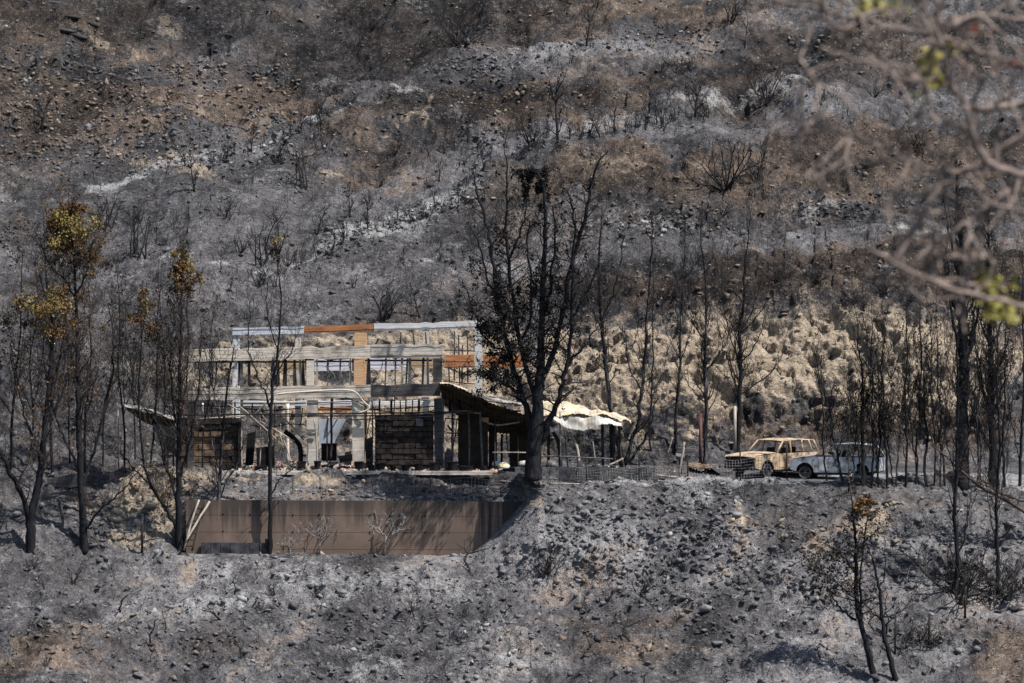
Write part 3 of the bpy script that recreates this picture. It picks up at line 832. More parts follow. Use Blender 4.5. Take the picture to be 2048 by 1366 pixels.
# ---- lower right
poplar(1914, 1188, 560, 15, 'charred tree rising from the bushy clump at lower right, left one of two', 55, -4, 'char', 46, 1.0, 6)
poplar(1996, 1190, 540, 12, 'charred tree rising from the bushy clump at lower right, right one of two', 57, -8, 'char', 40, 1.2, 6)
tree('charred_tree', 'leaning charred tree with brown withered leaves at the bottom right edge', (1752, 1352),
     [[(1752,1368,18),(1738,1310,16),(1725,1260,14),(1714,1220,12),(1712,1160,10),(1712,1100,8),(1708,1050,6),(1704,1010,4),(1698,975,2)],
      [(1722,1250,9),(1724,1200,8),(1720,1150,6),(1728,1090,4.5),(1734,1030,2.5)],
      [(1713,1240,9),(1690,1225,7),(1672,1205,6),(1666,1190,3)],
      [(1712,1150,6),(1690,1120,5),(1668,1100,3.5),(1640,1085,2)], [(1712,1110,5),(1734,1080,4),(1752,1060,2)],
      [(1716,1205,6),(1680,1170,4.5),(1650,1150,3),(1625,1140,2)]],
     twigs=(24, 14, 8, 10, 8, 10), tw_len=1.1, seed=61, up=0.2, spread=1.0, tip_leaves=('leaf_dull', 0.12, 5, 0.12),
     leaves=[(1722,1005,14,12,380,'leaf_rust'),(1736,998,12,8,220,'leaf_rust'),(1715,1030,22,14,220,'leaf_dull'),(1660,1130,34,30,260,'leaf_dull'),(1640,1110,30,26,200,'leaf_dull'),(1700,1090,26,30,240,'leaf_dull'),(1630,1165,16,24,120,'leaf_char'),(1745,1030,24,20,200,'leaf_dull')])
tree('charred_tree', 'bare charred tree right beside the leaning one at the bottom edge', (1795, 1360),
     [[(1797,1374,16),(1785,1335,14),(1770,1280,11),(1762,1220,9),(1757,1170,7),(1748,1130,5),(1738,1100,2)],
      [(1757,1175,5),(1768,1155,4),(1770,1120,3),(1769,1075,1.8)], [(1764,1240,6),(1745,1225,5),(1725,1200,3),(1710,1180,1.8)],
      [(1762,1235,6),(1795,1228,4),(1815,1210,3),(1826,1195,1.8)], [(1768,1275,6),(1776,1250,5),(1772,1215,3),(1773,1190,2)],
      [(1768,1265,5),(1750,1262,4),(1738,1245,3),(1752,1225,2)]],
     twigs=(12, 5, 6, 5, 4, 4), tw_len=0.9, seed=63, up=0.4, kids=2)

# ------------------------------------------------------------------ shrubs
def shrub_mesh(kind, seed, mat):
    """about one unit tall"""
    rng = random.Random(seed)
    tb, tips = TB(), []
    if kind == 'fan':
        for k in range(rng.randint(8, 13)):
            a = rng.uniform(0, 2 * math.pi)
            d = Vector((math.cos(a) * 0.75, math.sin(a) * 0.6, rng.uniform(0.7, 1.3)))
            branchlet(tb, Vector((rng.gauss(0, .04), rng.gauss(0, .04), -0.06)), d, rng.uniform(0.6, 1.0), 0.024, 2, rng, 0.5, 3, tips)
    elif kind == 'tree':
        p, path = Vector((0, 0, -0.08)), []
        d = Vector((rng.uniform(-.15, .15), rng.uniform(-.1, .1), 1))
        for i in range(6):
            path.append(p)
            d = (d + rv(rng, 0.13) + Vector((0, 0, .1))).normalized()
            p = p + d * 0.18
        tb.tube(path, [0.034, 0.030, 0.026, 0.02, 0.015, 0.01], 5)
        for k in range(rng.randint(8, 12)):
            i = rng.randint(1, 5)
            a = rng.uniform(0, 2 * math.pi)
            branchlet(tb, path[i], Vector((math.cos(a), math.sin(a), rng.uniform(.5, 1.4))), rng.uniform(.25, .5), 0.016, 2, rng, 0.6, 3, tips)
    elif kind == 'round':
        tb.tube([Vector((0, 0, -.06)), Vector((.01, 0, .15)), Vector((0, .01, .33))], [.022, .018, .016], 6)
        for k in range(9):
            a = 2 * math.pi * (k + rng.random()) / 9
            branchlet(tb, Vector((0, 0, rng.uniform(.24, .33))), Vector((math.cos(a), math.sin(a), rng.uniform(.5, 1.6))), rng.uniform(.42, .62), 0.0105, 2, rng, 0.35, 4, tips, .26)
    elif kind == 'sticks':
        for k in range(rng.randint(3, 6)):
            a = rng.uniform(0, 2 * math.pi)
            d = Vector((math.cos(a) * 0.28, math.sin(a) * 0.28, 1))
            branchlet(tb, Vector((rng.gauss(0, .07), rng.gauss(0, .07), -0.06)), d, rng.uniform(0.55, 1.05), 0.022, 1, rng, 0.3, 3, tips, 0.17)
    elif kind == 'bush':
        for k in range(rng.randint(22, 30)):
            a = rng.uniform(0, 2 * math.pi)
            d = Vector((math.cos(a), math.sin(a) * .8, rng.uniform(0.3, 1.2)))
            branchlet(tb, Vector((rng.gauss(0, .12), rng.gauss(0, .12), -0.06)), d, rng.uniform(0.5, 0.95), 0.018, 2, rng, 0.3, 3, tips)
    elif kind == 'crooked':
        p, d = Vector((0, 0, -0.05)), Vector((rng.uniform(-.5, .5), 0, 1))
        path = []
        for i in range(7):
            path.append(p)
            d = (d + rv(rng, 0.4)).normalized(); d.z = abs(d.z) * 0.8 + 0.1
            p = p + d * 0.17
        tb.tube(path, [0.030, 0.026, 0.023, 0.02, 0.017, 0.013, 0.008], 5)
        for k in range(3):
            i = rng.randint(2, 6)
            branchlet(tb, path[i], rv(rng) + Vector((0, 0, .5)), 0.35, 0.014, 1, rng, 0.1, 2, tips, .35)
    return tb.mesh('shrub', M[mat])
SHR = {}
for kd, n, mt in (('fan', 4, 'twig'), ('tree', 6, 'twig'), ('sticks', 6, 'twig'), ('bush', 4, 'twig'), ('crooked', 5, 'twig')):
    SHR[kd] = [shrub_mesh(kd, 300 + 13 * q + len(kd), mt) for q in range(n)]
SHR['white'] = [shrub_mesh('round', 411 + q, 'twig_white') for q in range(3)] + [shrub_mesh('fan', 421, 'twig_white')]
SHR['brownbush'] = [shrub_mesh('bush', 431 + q, 'twig_brown') for q in range(2)]
_sr = random.Random(77)
SHRUBS = []
SHAPE = dict(fan='fan shaped', tree='branching', sticks='upright', bush='dense', crooked='crooked')
def area_of(px, py):
    if px < 560:
        return 'above the brown scree at upper left' if py < 150 else 'on the brown scree at upper left' if py < 340 - .1 * px else 'on the grey slope above the left trees'
    if px < 950:
        return 'in the gully at the top centre' if py < 230 else 'on the grey benches left of the big tree' if py < 420 else 'on the ash slope just above the house'
    if px < 1500:
        return 'by the grey stone band near the top' if py < 150 else 'on the pale bench above the big tree' if py < 320 else 'on the brown bank behind the big tree'
    return 'on the top right slope' if py < 220 else 'on the right slope behind the branches' if py < 450 else 'above the tan cliff at right'
def shrub_label(px, py, h, kd):
    return ('tall ' if h >= 58 else 'medium ' if h >= 34 else 'small ') + SHAPE[kd] + ' charred shrub ' + area_of(px, py)
def shrub(px, py, hpx, kind, label, group=None, wide=1.0, name='burnt_shrub', var=None):
    g, v, u = ground(px, py)
    h = hpx * g.y / FPX
    o = bpy.data.objects.new(name, SHR[kind][var if var is not None else _sr.randrange(len(SHR[kind]))])
    o.location = g
    o.scale = (h * wide, h * wide, h)
    o.rotation_euler = (_sr.uniform(-.1, .1), _sr.uniform(-.1, .1), _sr.uniform(0, 6.28))
    link(o)
    tag(o, label, 'shrub', group)
    SHRUBS.append((px, py))
    return o
shrub(638, 1110, 92, 'white', 'bleached white branching shrub before the middle of the retaining wall', wide=1.1, var=0)
shrub(768, 1112, 112, 'white', 'taller grey white shrub before the retaining wall, right of the bleached one', wide=1.0, var=1)
shrub(577, 1118, 75, 'white', 'sparse pale forked shrub beside the straight tree before the retaining wall', wide=0.9, var=2)
shrub(940, 1140, 100, 'crooked', 'thin crooked dark stem at the right foot of the retaining wall')
shrub(820, 1232, 60, 'sticks', 'dark upright burnt stump sprout on the ash slope below the wall')
shrub(1090, 1150, 95, 'bush', 'bluish charred bush right of the retaining wall end', wide=0.6)
shrub(1905, 1196, 165, 'bush', 'wide twiggy charred bush around the two trees at lower right', wide=1.0)
shrub(1990, 1200, 120, 'bush', 'twiggy charred bush under the right one of the two lower right trees', wide=0.9)
shrub(1262, 1290, 95, 'crooked', 'twisted charred shrub on the lower ash slope right of centre', wide=1.2)
shrub(1280, 1195, 60, 'fan', 'low charred shrub halfway down the stony slope', wide=1.2)
shrub(1500, 1195, 50, 'crooked', 'small charred forked stem on the stony slope below the tan car')
shrub(1845, 1290, 70, 'bush', 'dark low burnt tuft at the far right of the lower slope', wide=1.2)
shrub(680, 1330, 45, 'crooked', 'small black stem near the bottom edge left of centre')
shrub(480, 1320, 70, 'crooked', 'wavy black stem near the bottom edge at left')
shrub(300, 1290, 75, 'crooked', 'bent black stem with fallen limb on the lower left slope')
shrub(240, 1225, 70, 'crooked', 'leaning black stem on the ash slope below the left trees')
shrub(440, 1240, 60, 'crooked', 'long crooked black branch on the slope below the retaining wall', wide=1.6)
shrub(1450, 378, 110, 'fan', 'large fan shaped charred shrub on the brown bank above the rubble band', wide=1.0)
shrub(1514, 366, 90, 'fan', 'upright charred shrub right of the large fan shaped one', wide=0.7)
shrub(764, 642, 100, 'fan', 'wide charred shrub just above the white roof beam', wide=0.9)
shrub(840, 636, 74, 'tree', 'smaller charred shrub above the right end of the roof beam')
shrub(606, 379, 105, 'sticks', 'tall upright charred shrub at the corner of the brown bank', wide=0.8)
shrub(279, 511, 118, 'sticks', 'tall forked burnt shrub on the slope above the leafy left trees', wide=0.9)
shrub(1114, 286, 120, 'tree', 'tall leaning charred shrub on the bench edge above the big tree', wide=0.8)
shrub(1838, 292, 42, 'bush', 'dark dense charred bush behind the blurred branches', wide=1.5)
shrub(1732, 340, 32, 'bush', 'low dense charred bush left of the bigger one behind the blurred branches', wide=1.3)
shrub(919, 92, 82, 'bush', 'wide grey burnt bush in the gully near the top centre', wide=1.0)
up_list = [(455,440,60,'fan'),(215,460,88,'sticks'),(272,452,72,'sticks'),(82,262,72,'tree'),(375,330,50,'tree'),(422,334,42,'sticks'),(555,326,56,'fan'),(390,385,72,'tree'),(203,434,60,'sticks'),
 (789,313,42,'tree'),(646,302,60,'tree'),(887,309,60,'tree'),(856,313,46,'tree'),(790,313,42,'sticks'),(1059,290,72,'fan'),(1200,275,52,'tree'),(1227,270,60,'tree'),(1325,256,60,'fan'),(1387,232,90,'tree'),(1411,236,50,'fan'),
 (1175,92,70,'tree'),(1098,127,34,'sticks'),(1196,17,50,'fan'),(1460,42,60,'fan'),(1480,100,62,'tree'),(1356,150,40,'bush'),(1375,140,40,'bush'),(880,364,48,'tree'),(480,506,52,'fan'),(542,524,112,'sticks'),(521,531,92,'sticks'),(576,533,62,'sticks'),
 (441,540,42,'tree'),(458,581,36,'sticks'),(518,578,62,'fan'),(661,513,56,'tree'),(634,472,62,'tree'),(685,472,48,'sticks'),(702,578,46,'sticks'),(733,458,60,'tree'),(808,533,46,'tree'),(702,438,62,'tree'),(313,492,46,'tree'),(328,492,26,'fan'),(367,479,30,'crooked'),
 (1529,210,86,'fan'),(1645,210,60,'sticks'),(1669,200,46,'sticks'),(1746,195,40,'fan'),(1693,234,40,'crooked'),(1761,417,36,'sticks'),(1809,427,56,'sticks'),(1708,422,34,'sticks'),(1645,514,36,'crooked'),(1612,420,30,'sticks'),
 (955,300,50,'fan'),(1010,290,40,'tree'),(1135,282,45,'tree'),(1160,280,50,'sticks'),(1180,276,44,'sticks'),(1260,268,40,'sticks'),(1290,262,44,'tree'),(1350,244,40,'sticks'),(1120,300,30,'bush'),(985,590,50,'bush'),(1170,600,44,'bush'),(1560,560,44,'bush'),(1640,570,44,'bush'),(1760,590,54,'bush'),(1700,600,50,'bush'),(1820,600,50,'bush'),(1250,590,44,'bush'),(1330,600,40,'bush'),(940,620,48,'bush'),
 (1340,130,30,'bush'),(1320,150,26,'bush'),(750,60,34,'bush'),(660,230,40,'bush'),(690,215,44,'bush'),(640,240,36,'sticks'),(610,255,36,'sticks'),(585,262,36,'tree'),(450,315,36,'sticks'),(340,350,36,'sticks')]
for (px, py, h, kd) in up_list:
    shrub(px, py, h, kd, shrub_label(px, py, h, kd), 'burnt shrubs ' + area_of(px, py))
# rows of burnt stems along the diagonal stone strips
for (x0, y0, x1, y1, n, where) in ((400,338,660,250,16,'along the upper pale stone strip'),(580,534,940,396,24,'along the lower pale stone strip'),(1060,286,1420,236,22,'along the pale bench above the big tree')):
    for k in range(n):
        t = (k + _sr.random()) / n
        px, py, h = x0 + (x1 - x0) * t, y0 + (y1 - y0) * t + _sr.uniform(-9, 9), _sr.uniform(20, 58)
        kd = _sr.choice(['sticks', 'sticks', 'tree'])
        shrub(px, py, h, kd, ('tall ' if h > 42 else 'short ') + SHAPE[kd] + ' burnt stems ' + where, 'burnt stems ' + where, wide=.8)
for (px, py, h) in ((470,1195,52),(590,1160,40),(170,1200,46),(330,1260,50),(860,1180,44),(1010,1230,48),(1180,1300,50),(1330,1170,44),(1560,1250,50),(700,1330,46),(1640,1320,44),(1230,1120,36),(90,1180,48),(980,1330,40)):
    o = shrub(px, py, h, 'crooked', 'charred branch lying on the ash slope ' + ('below the left trees' if px < 400 else 'below the retaining wall' if px < 1050 else 'below the scrap heap'), 'charred branches lying on the foreground slope', name='fallen_branch')
    o.rotation_euler = (_sr.uniform(.9, 1.3), _sr.uniform(-.3, .3), _sr.uniform(-1.6, 1.6))
    o['category'] = 'branch'
cnt = 0
while cnt < 60:
    px, py = _sr.uniform(5, 2043), _sr.uniform(10, 620)
    if px < 560 and 120 < py < 330 - 0.2 * px: continue
    if 1050 < px and 560 < py: continue
    if min((px - a) ** 2 + (2 * (py - c)) ** 2 for a, c in SHRUBS) < 26 ** 2: continue
    h = _sr.uniform(14, 40)
    kd = _sr.choice(['tree', 'sticks', 'sticks', 'crooked', 'fan'])
    shrub(px, py, h, kd, shrub_label(px, py, h, kd), 'burnt shrubs ' + area_of(px, py))
    cnt += 1
cnt = 0
while cnt < 34:
    px, py = _sr.uniform(5, 2043), _sr.uniform(1130, 1360)
    if min((px - a) ** 2 + (2 * (py - c)) ** 2 for a, c in SHRUBS) < 40 ** 2: continue
    kd = _sr.choice(['crooked', 'crooked', 'sticks', 'fan'])
    shrub(px, py, _sr.uniform(14, 42), kd, 'small ' + SHAPE[kd] + ' burnt stem on the ash slope ' + ('below the left trees' if px < 400 else 'below the retaining wall' if px < 1050 else 'below the scrap heap' if px < 1500 else 'at lower right'), 'small burnt stems on the foreground slope')
    cnt += 1
# ------------------------------------------------------------------ the burnt house
def mat_board(name, c0, c1, soot, soot_lo=0.5, soot_hi=0.7, seed=0.0):
    """board marked concrete with scorch marks"""
    m, nt, b = nodes_of(name)
    pos = wpos(nt)
    mp = nt.nodes.new('ShaderNodeMapping')
    mp.inputs['Scale'].default_value = (0.5, 0.5, 9.0)
    mp.inputs['Location'].default_value = (seed, 0, seed)
    nt.links.new(pos, mp.inputs[0])
    g = noise(nt, mp.outputs[0], 2.2, 5, 0.65)
    col = mixc(nt, ramp(nt, g, [(0.36, 0), (0.62, 1)]), c0, c1)
    f = noise(nt, pos, 9.0, 4, 0.7)
    col = mixc(nt, ramp(nt, f, [(0.55, 0), (0.75, 0.35)]), col, (0.10, 0.09, 0.085))
    s = noise(nt, pos, 0.8, 5, 0.6)
    col = mixc(nt, ramp(nt, s, [(soot_lo, 0), (soot_hi, 0.85)]), col, soot)
    nt.links.new(col, b.inputs['Base Color'])
    bumped(nt, b, g, 0.5, 0.03)
    return m
M['conc_warm'] = mat_board('scorched_warm_concrete', (0.52, 0.45, 0.375), (0.76, 0.68, 0.585), (0.085, 0.075, 0.068), 0.48, 0.70)
M['conc_grey'] = mat_board('scorched_grey_concrete', (0.42, 0.375, 0.33), (0.66, 0.60, 0.53), (0.05, 0.05, 0.055), 0.50, 0.68, 3.0)
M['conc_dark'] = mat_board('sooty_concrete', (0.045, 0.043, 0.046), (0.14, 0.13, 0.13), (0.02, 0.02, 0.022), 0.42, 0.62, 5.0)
M['paint_white'] = mat_board('weathered_white_paint', (0.50, 0.50, 0.50), (0.72, 0.72, 0.71), (0.20, 0.19, 0.19), 0.58, 0.8, 7.0)
M['paint_blue'] = mat_board('weathered_blue_white_paint', (0.42, 0.43, 0.46), (0.64, 0.66, 0.70), (0.20, 0.20, 0.22), 0.60, 0.8, 8.0)
M['paint_orange'] = mat_board('scorched_orange_paint', (0.33, 0.135, 0.06), (0.52, 0.235, 0.11), (0.12, 0.06, 0.035), 0.50, 0.74, 9.0)
M['paint_amber'] = mat_board('faded_amber_paint', (0.50, 0.30, 0.15), (0.68, 0.45, 0.27), (0.22, 0.14, 0.09), 0.60, 0.85, 10.0)
M['paint_tan'] = mat_board('faded_tan_paint', (0.36, 0.26, 0.15), (0.52, 0.40, 0.25), (0.16, 0.11, 0.07), 0.52, 0.75, 11.0)
M['paint_lilac'] = mat_board('pale_lilac_paint', (0.55, 0.52, 0.56), (0.74, 0.71, 0.75), (0.30, 0.28, 0.29), 0.62, 0.85, 12.0)
M['block_dark'] = mat_noise('sooty_block', (0.014, 0.012, 0.012), (0.065, 0.050, 0.043), 3.5, 0.35, 0.68, 0.95, bump=0.8)
M['block_tan'] = mat_noise('scorched_tan_block', (0.055, 0.040, 0.030), (0.24, 0.165, 0.11), 2.6, 0.38, 0.66, 0.95, bump=0.8)
M['soot'] = mat_noise('soot_black', (0.006, 0.006, 0.007), (0.022, 0.020, 0.020), 4.0, rough=0.95)
M['char_wood'] = mat_noise('charred_wood', (0.012, 0.011, 0.011), (0.060, 0.050, 0.044), 6.0, stretch=(1, 1, 0.3), bump=0.5)
M['pale_wood'] = mat_noise('ash_pale_wood', (0.20, 0.17, 0.14), (0.44, 0.39, 0.33), 5.0, stretch=(1, 1, 0.3))
M['grey_metal'] = mat_noise('burnt_grey_metal', (0.06, 0.06, 0.065), (0.20, 0.195, 0.20), 6.0, rough=0.65, metal=0.3)
M['brown_panel'] = mat_noise('dark_brown_panel', (0.022, 0.018, 0.013), (0.052, 0.043, 0.030), 2.0, rough=0.8)
M['blue_sheet'] = mat_noise('pale_blue_sheet_metal', (0.40, 0.45, 0.52), (0.62, 0.66, 0.73), 2.0, rough=0.5, metal=0.2, c2=(0.25, 0.26, 0.28))
M['hose'] = mat_noise('cream_hose', (0.50, 0.44, 0.34), (0.66, 0.60, 0.50), 6.0)
M['car_grey0'] = mat_noise('ashen_plate', (0.25, 0.245, 0.24), (0.42, 0.41, 0.40), 3.0)
M['roof_cream'] = mat_noise('scorched_cream_sheet', (0.28, 0.205, 0.125), (0.52, 0.445, 0.32), 1.6, 0.3, 0.6, 0.75, c2=(0.55, 0.52, 0.45), s2=0.6)
M['roof_white'] = mat_noise('bleached_white_sheet', (0.38, 0.365, 0.33), (0.60, 0.585, 0.545), 2.5, 0.3, 0.6, 0.7, c2=(0.27, 0.215, 0.155), s2=1.3)
M['roof_soot2'] = mat_noise('scorched_grey_sheet', (0.05, 0.045, 0.04), (0.42, 0.40, 0.36), 1.8, 0.46, 0.66, 0.8)
M['roof_soot'] = mat_noise('sooted_sheet', (0.018, 0.014, 0.011), (0.11, 0.085, 0.055), 1.4, 0.42, 0.66, 0.85)
M['pot'] = mat_noise('burnt_black_plastic', (0.005, 0.005, 0.006), (0.020, 0.018, 0.018), 5.0, rough=0.7)
M['red_paint'] = mat_noise('dull_red_paint', (0.16, 0.035, 0.030), (0.30, 0.085, 0.07), 4.0, c2=(0.10, 0.05, 0.045))
M['red_dark'] = mat_noise('rusty_red_paint', (0.07, 0.032, 0.028), (0.15, 0.075, 0.066), 4.0)
M['wire'] = mat_noise('burnt_wire', (0.10, 0.10, 0.105), (0.26, 0.255, 0.26), 8.0, rough=0.6, metal=0.3)

def hexa(name, q, Y, depth, mat, parent, boards=0, rng=random.Random(5), world=False):
    """box whose front face is the px quad q = TL,TR,BR,BL at distance Y; boards > 0 gives formwork ridges"""
    TL, TR, BR, BL = [W(x, y, Y) for (x, y) in q]
    n = max(1, boards)
    v, f = [], []
    offs = [rng.uniform(0, 0.028) if boards else 0.0 for _ in range(n)]
    wpx = abs(q[1][0] - q[0][0])
    ns = max(1, int(wpx / 14)) if boards else 1
    cutl = [(TL.lerp(TR, k / ns), BL.lerp(BR, k / ns)) for k in range(ns + 1)]
    for k, (T, B) in enumerate(cutl):
        if 0 < k < ns:
            T = T + Vector((0, 0, -abs(rng.gauss(0, .022)) - (0.05 if rng.random() < .10 else 0)))
            B = B + Vector((0, 0, rng.gauss(0, .012)))
        prof = [Vector((T.x, Y + depth, T.z))]
        for k in range(n):
            a, b2 = T.lerp(B, k / n), T.lerp(B, (k + 1) / n)
            prof += [Vector((a.x, Y + offs[k], a.z)), Vector((b2.x, Y + offs[k], b2.z))]
        prof.append(Vector((B.x, Y + depth, B.z)))
        v.append(prof)
    m_ = len(v[0])
    vs = [p for pr in v for p in pr]
    for j in range(len(v) - 1):
        for k in range(m_):
            k2 = (k + 1) % m_
            f.append((j * m_ + k, j * m_ + k2, (j + 1) * m_ + k2, (j + 1) * m_ + k))
    f.append(tuple(reversed(range(m_))))
    f.append(tuple((len(v) - 1) * m_ + k for k in range(m_)))
    o = mesh_obj(name, vs, f, mat)
    bm = bmesh.new(); bm.from_mesh(o.data)
    bmesh.ops.remove_doubles(bm, verts=bm.verts, dist=1e-5)
    bmesh.ops.recalc_face_normals(bm, faces=bm.faces)
    bm.to_mesh(o.data); bm.free()
    if parent is not None: under(o, parent)
    return o
def rect(x0, x1, y0, y1, dx=0):
    return [(x0, y0), (x1, y0), (x1 + dx, y1), (x0 + dx, y1)]
def rod(name, pts, w, mat, parent=None, sides=6, w1=None, jit=0.0, rng=random.Random(8), per=3, group=None):
    """round bar through (px,py,Y) stations, w px thick"""
    P = [W(*p) for p in pts]
    if jit or len(P) > 2: P = smooth_path(P, per, rng, jit)
    r0 = w * 0.5 * pts[0][2] / FPX
    r1 = (w1 if w1 else w) * 0.5 * pts[-1][2] / FPX
    tb = TB()
    tb.tube(P, [r0 + (r1 - r0) * i / max(1, len(P) - 1) for i in range(len(P))], sides)
    o = tb.obj(name, mat)
    if parent is not None: under(o, parent)
    return o
def thing_at(o, label, cat, group=None):
    return tag(o, label, cat, group)

hb = W(630, 940, 150)
house = empty('burnt_house', (hb.x, 150, ground_at(hb.x, 150.2)), 'gutted two storey house of bare scorched concrete beams and columns', 'house')
H = house
HY = 150.0
hexa('beam', [(378,698),(741,690),(741,716),(378,723)], HY, 0.38, M['conc_warm'], H, 6)
hexa('beam', [(742.5,689),(886,687),(886,714),(742.5,716)], HY + .02, 0.38, M['conc_grey'], H, 6)
hexa('beam', [(376,776),(741,769),(741,795),(376,801)], HY, 0.38, M['conc_grey'], H, 6)
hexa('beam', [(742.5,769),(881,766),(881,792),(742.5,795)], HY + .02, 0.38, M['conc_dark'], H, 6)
# columns: lower storey then upper
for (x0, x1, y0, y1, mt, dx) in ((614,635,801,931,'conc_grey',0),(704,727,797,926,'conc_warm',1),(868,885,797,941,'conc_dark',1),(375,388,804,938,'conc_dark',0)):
    hexa('column', rect(x0, x1, y0, y1, dx), HY + .05, 0.42, M[mt], H, 0)
for (x0, x1, y0, y1, mt) in ((613,628,721,771,'conc_warm'),(708,727,719,768,'paint_amber'),(866,884,717,765,'conc_dark'),(377,387,726,775,'conc_grey')):
    hexa('column', rect(x0, x1, y0, y1), HY + .05, 0.40, M[mt], H, 0)
# rear frame
RY = 157.0
hexa('roof_beam', [(465,656),(608,652),(608,667),(465,670)], RY, 0.40, M['paint_blue'], H, 4)
hexa('roof_beam', [(608.8,652),(747,648),(747,662),(608.8,666.5)], RY + .02, 0.40, M['paint_orange'], H, 4)
hexa('roof_beam', [(747.8,647),(968,641),(968,655),(747.8,661.5)], RY, 0.40, M['paint_white'], H, 4)
for (x0, x1, y0, y1, mt) in ((465,479,671,925,'paint_white'),(709,734,665,925,'paint_amber'),(950,964,656.5,925,'paint_white'),(590,602,671,925,'conc_grey'),(846,858,660,925,'conc_grey')):
    hexa('rear_column', rect(x0, x1, y0, y1), RY + .06, 0.36, M[mt], H, 0)
for (x0, x1, y0, y1, mt) in ((556,608,716,742,'paint_tan'),(628,703,718,741,'paint_lilac'),(738,815,716,739,'paint_lilac'),(816,889,712,736,'paint_tan'),(890,948,709,735,'paint_orange'),(966,1052,709,735,'paint_orange')):
    hexa('rear_beam', [(x0,y0+1),(x1,y0),(x1,y1),(x0,y1+1)], RY - .9, 0.34, M[mt], H, 4)
for (x0, x1, mt) in ((486,612,'paint_white'),(633,702,'paint_lilac'),(729,866,'paint_white')):
    hexa('floor_edge', [(x0,802),(x1,801),(x1,811),(x0,812)], HY + 5.2, 0.5, M[mt], H, 2)
hexa('rear_beam', rect(633, 702, 815, 822), HY + 6.0, 0.2, M['paint_orange'], H, 2)
for (x0, x1) in ((388, 396), (730, 741), (858, 866)):     # cross beams from front to rear
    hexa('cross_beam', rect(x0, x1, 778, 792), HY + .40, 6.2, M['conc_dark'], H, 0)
# upper window mullions
rg = random.Random(4)
for (x, w, mt) in ((391,3,'pale_wood'),(403,4,'pale_wood'),(421,4,'grey_metal'),(433,3,'char_wood'),(472,6,'paint_white'),(478,4,'char_wood'),(483,4,'grey_metal'),(498,5,'char_wood'),(546,6,'grey_metal'),(556,5,'char_wood'),(571,6,'char_wood'),(589,4,'char_wood'),(600,4,'pale_wood'),(606,3,'char_wood'),
                  (634,3,'pale_wood'),(656,4,'grey_metal'),(681,4,'grey_metal'),(701,3,'pale_wood'),(736,3,'grey_metal'),(772,4,'grey_metal'),(791,4,'grey_metal'),(804,5,'pale_wood'),(815,4,'grey_metal'),(820,4,'grey_metal'),(847,5,'char_wood'),(855,4,'pale_wood'),(738,4,'char_wood')):
    if 610 < x < 630: continue
    yt = 723 - (x - 378) * 0.016
    hexa('mullion', [(x - w/2, yt), (x + w/2, yt), (x + w/2 + rg.uniform(-4, 4), 772), (x - w/2 + rg.uniform(-4, 1), 772)], HY + 0.12 + rg.uniform(0, .12), 0.07, M[mt], H)
for (x0, x1, y, mt) in ((389,611,721,'char_wood'),(630,706,720,'char_wood'),(730,864,718,'char_wood')):
    hexa('window_rail', rect(x0, x1, y + 1, y + 4.5), HY + 0.26, 0.06, M[mt], H)
for (x, y0, y1) in ((802,664,690),(826,664,692),(851,664,690),(909,662,760),(917,670,770),(935,660,765),(897,720,770),(925,690,770)):
    rod('reinforcement_bar', [(x, y0, RY - .4), (x + rg.uniform(-3, 3), y1, RY - .5)], 3.0, M['char_wood'], H)
for (x0, y0, x1, y1) in ((889,735,950,733),(889,700,950,702),(886,762,950,768)):
    rod('reinforcement_bar', [(x0, y0, HY + 1), (x1, y1, RY - .5)], 2.2, M['char_wood'], H)
# block infill walls, every block its own piece
def block_wall(x0, x1, y0, y1, rows, colsn, Y, mats, seed):
    r = random.Random(seed)
    wl = hexa('infill_wall', rect(x0, x1, y0, y1), Y + .10, 0.12, M['soot'], H)
    rh, cw = (y1 - y0) / rows, (x1 - x0) / colsn
    for j in range(rows):
        sh = cw * 0.5 if j % 2 else 0
        for i in range(-1, colsn + 1):
            a, b2 = max(x0, x0 + i * cw + sh), min(x1, x0 + (i + 1) * cw + sh)
            if b2 - a < 4: continue
            if j == 0 and r.random() < 0.4: continue
            t = y0 + j * rh
            o = hexa('block', [(a + .6, t + .7 + r.uniform(0, .5)), (b2 - .6, t + .7 + r.uniform(0, .5)), (b2 - .6, t + rh - .7), (a + .6, t + rh - .7)], Y + r.uniform(-.02, .045), 0.12, M[mats(a, t, r)], None)
            o.parent = wl
    return wl
bpy.context.view_layer.update()
block_wall(353, 486, 836, 938, 8, 6, HY + .1, lambda a, t, r: 'block_tan' if (a < 425 and t > 858 and r.random() < .8) or r.random() < .1 else 'block_dark', 1)
block_wall(750, 867, 830, 941, 10, 5, HY + .1, lambda a, t, r: 'block_dark', 2)
hexa('lamp_box', rect(832, 846, 838, 852), HY - .06, 0.14, M['grey_metal'], H)
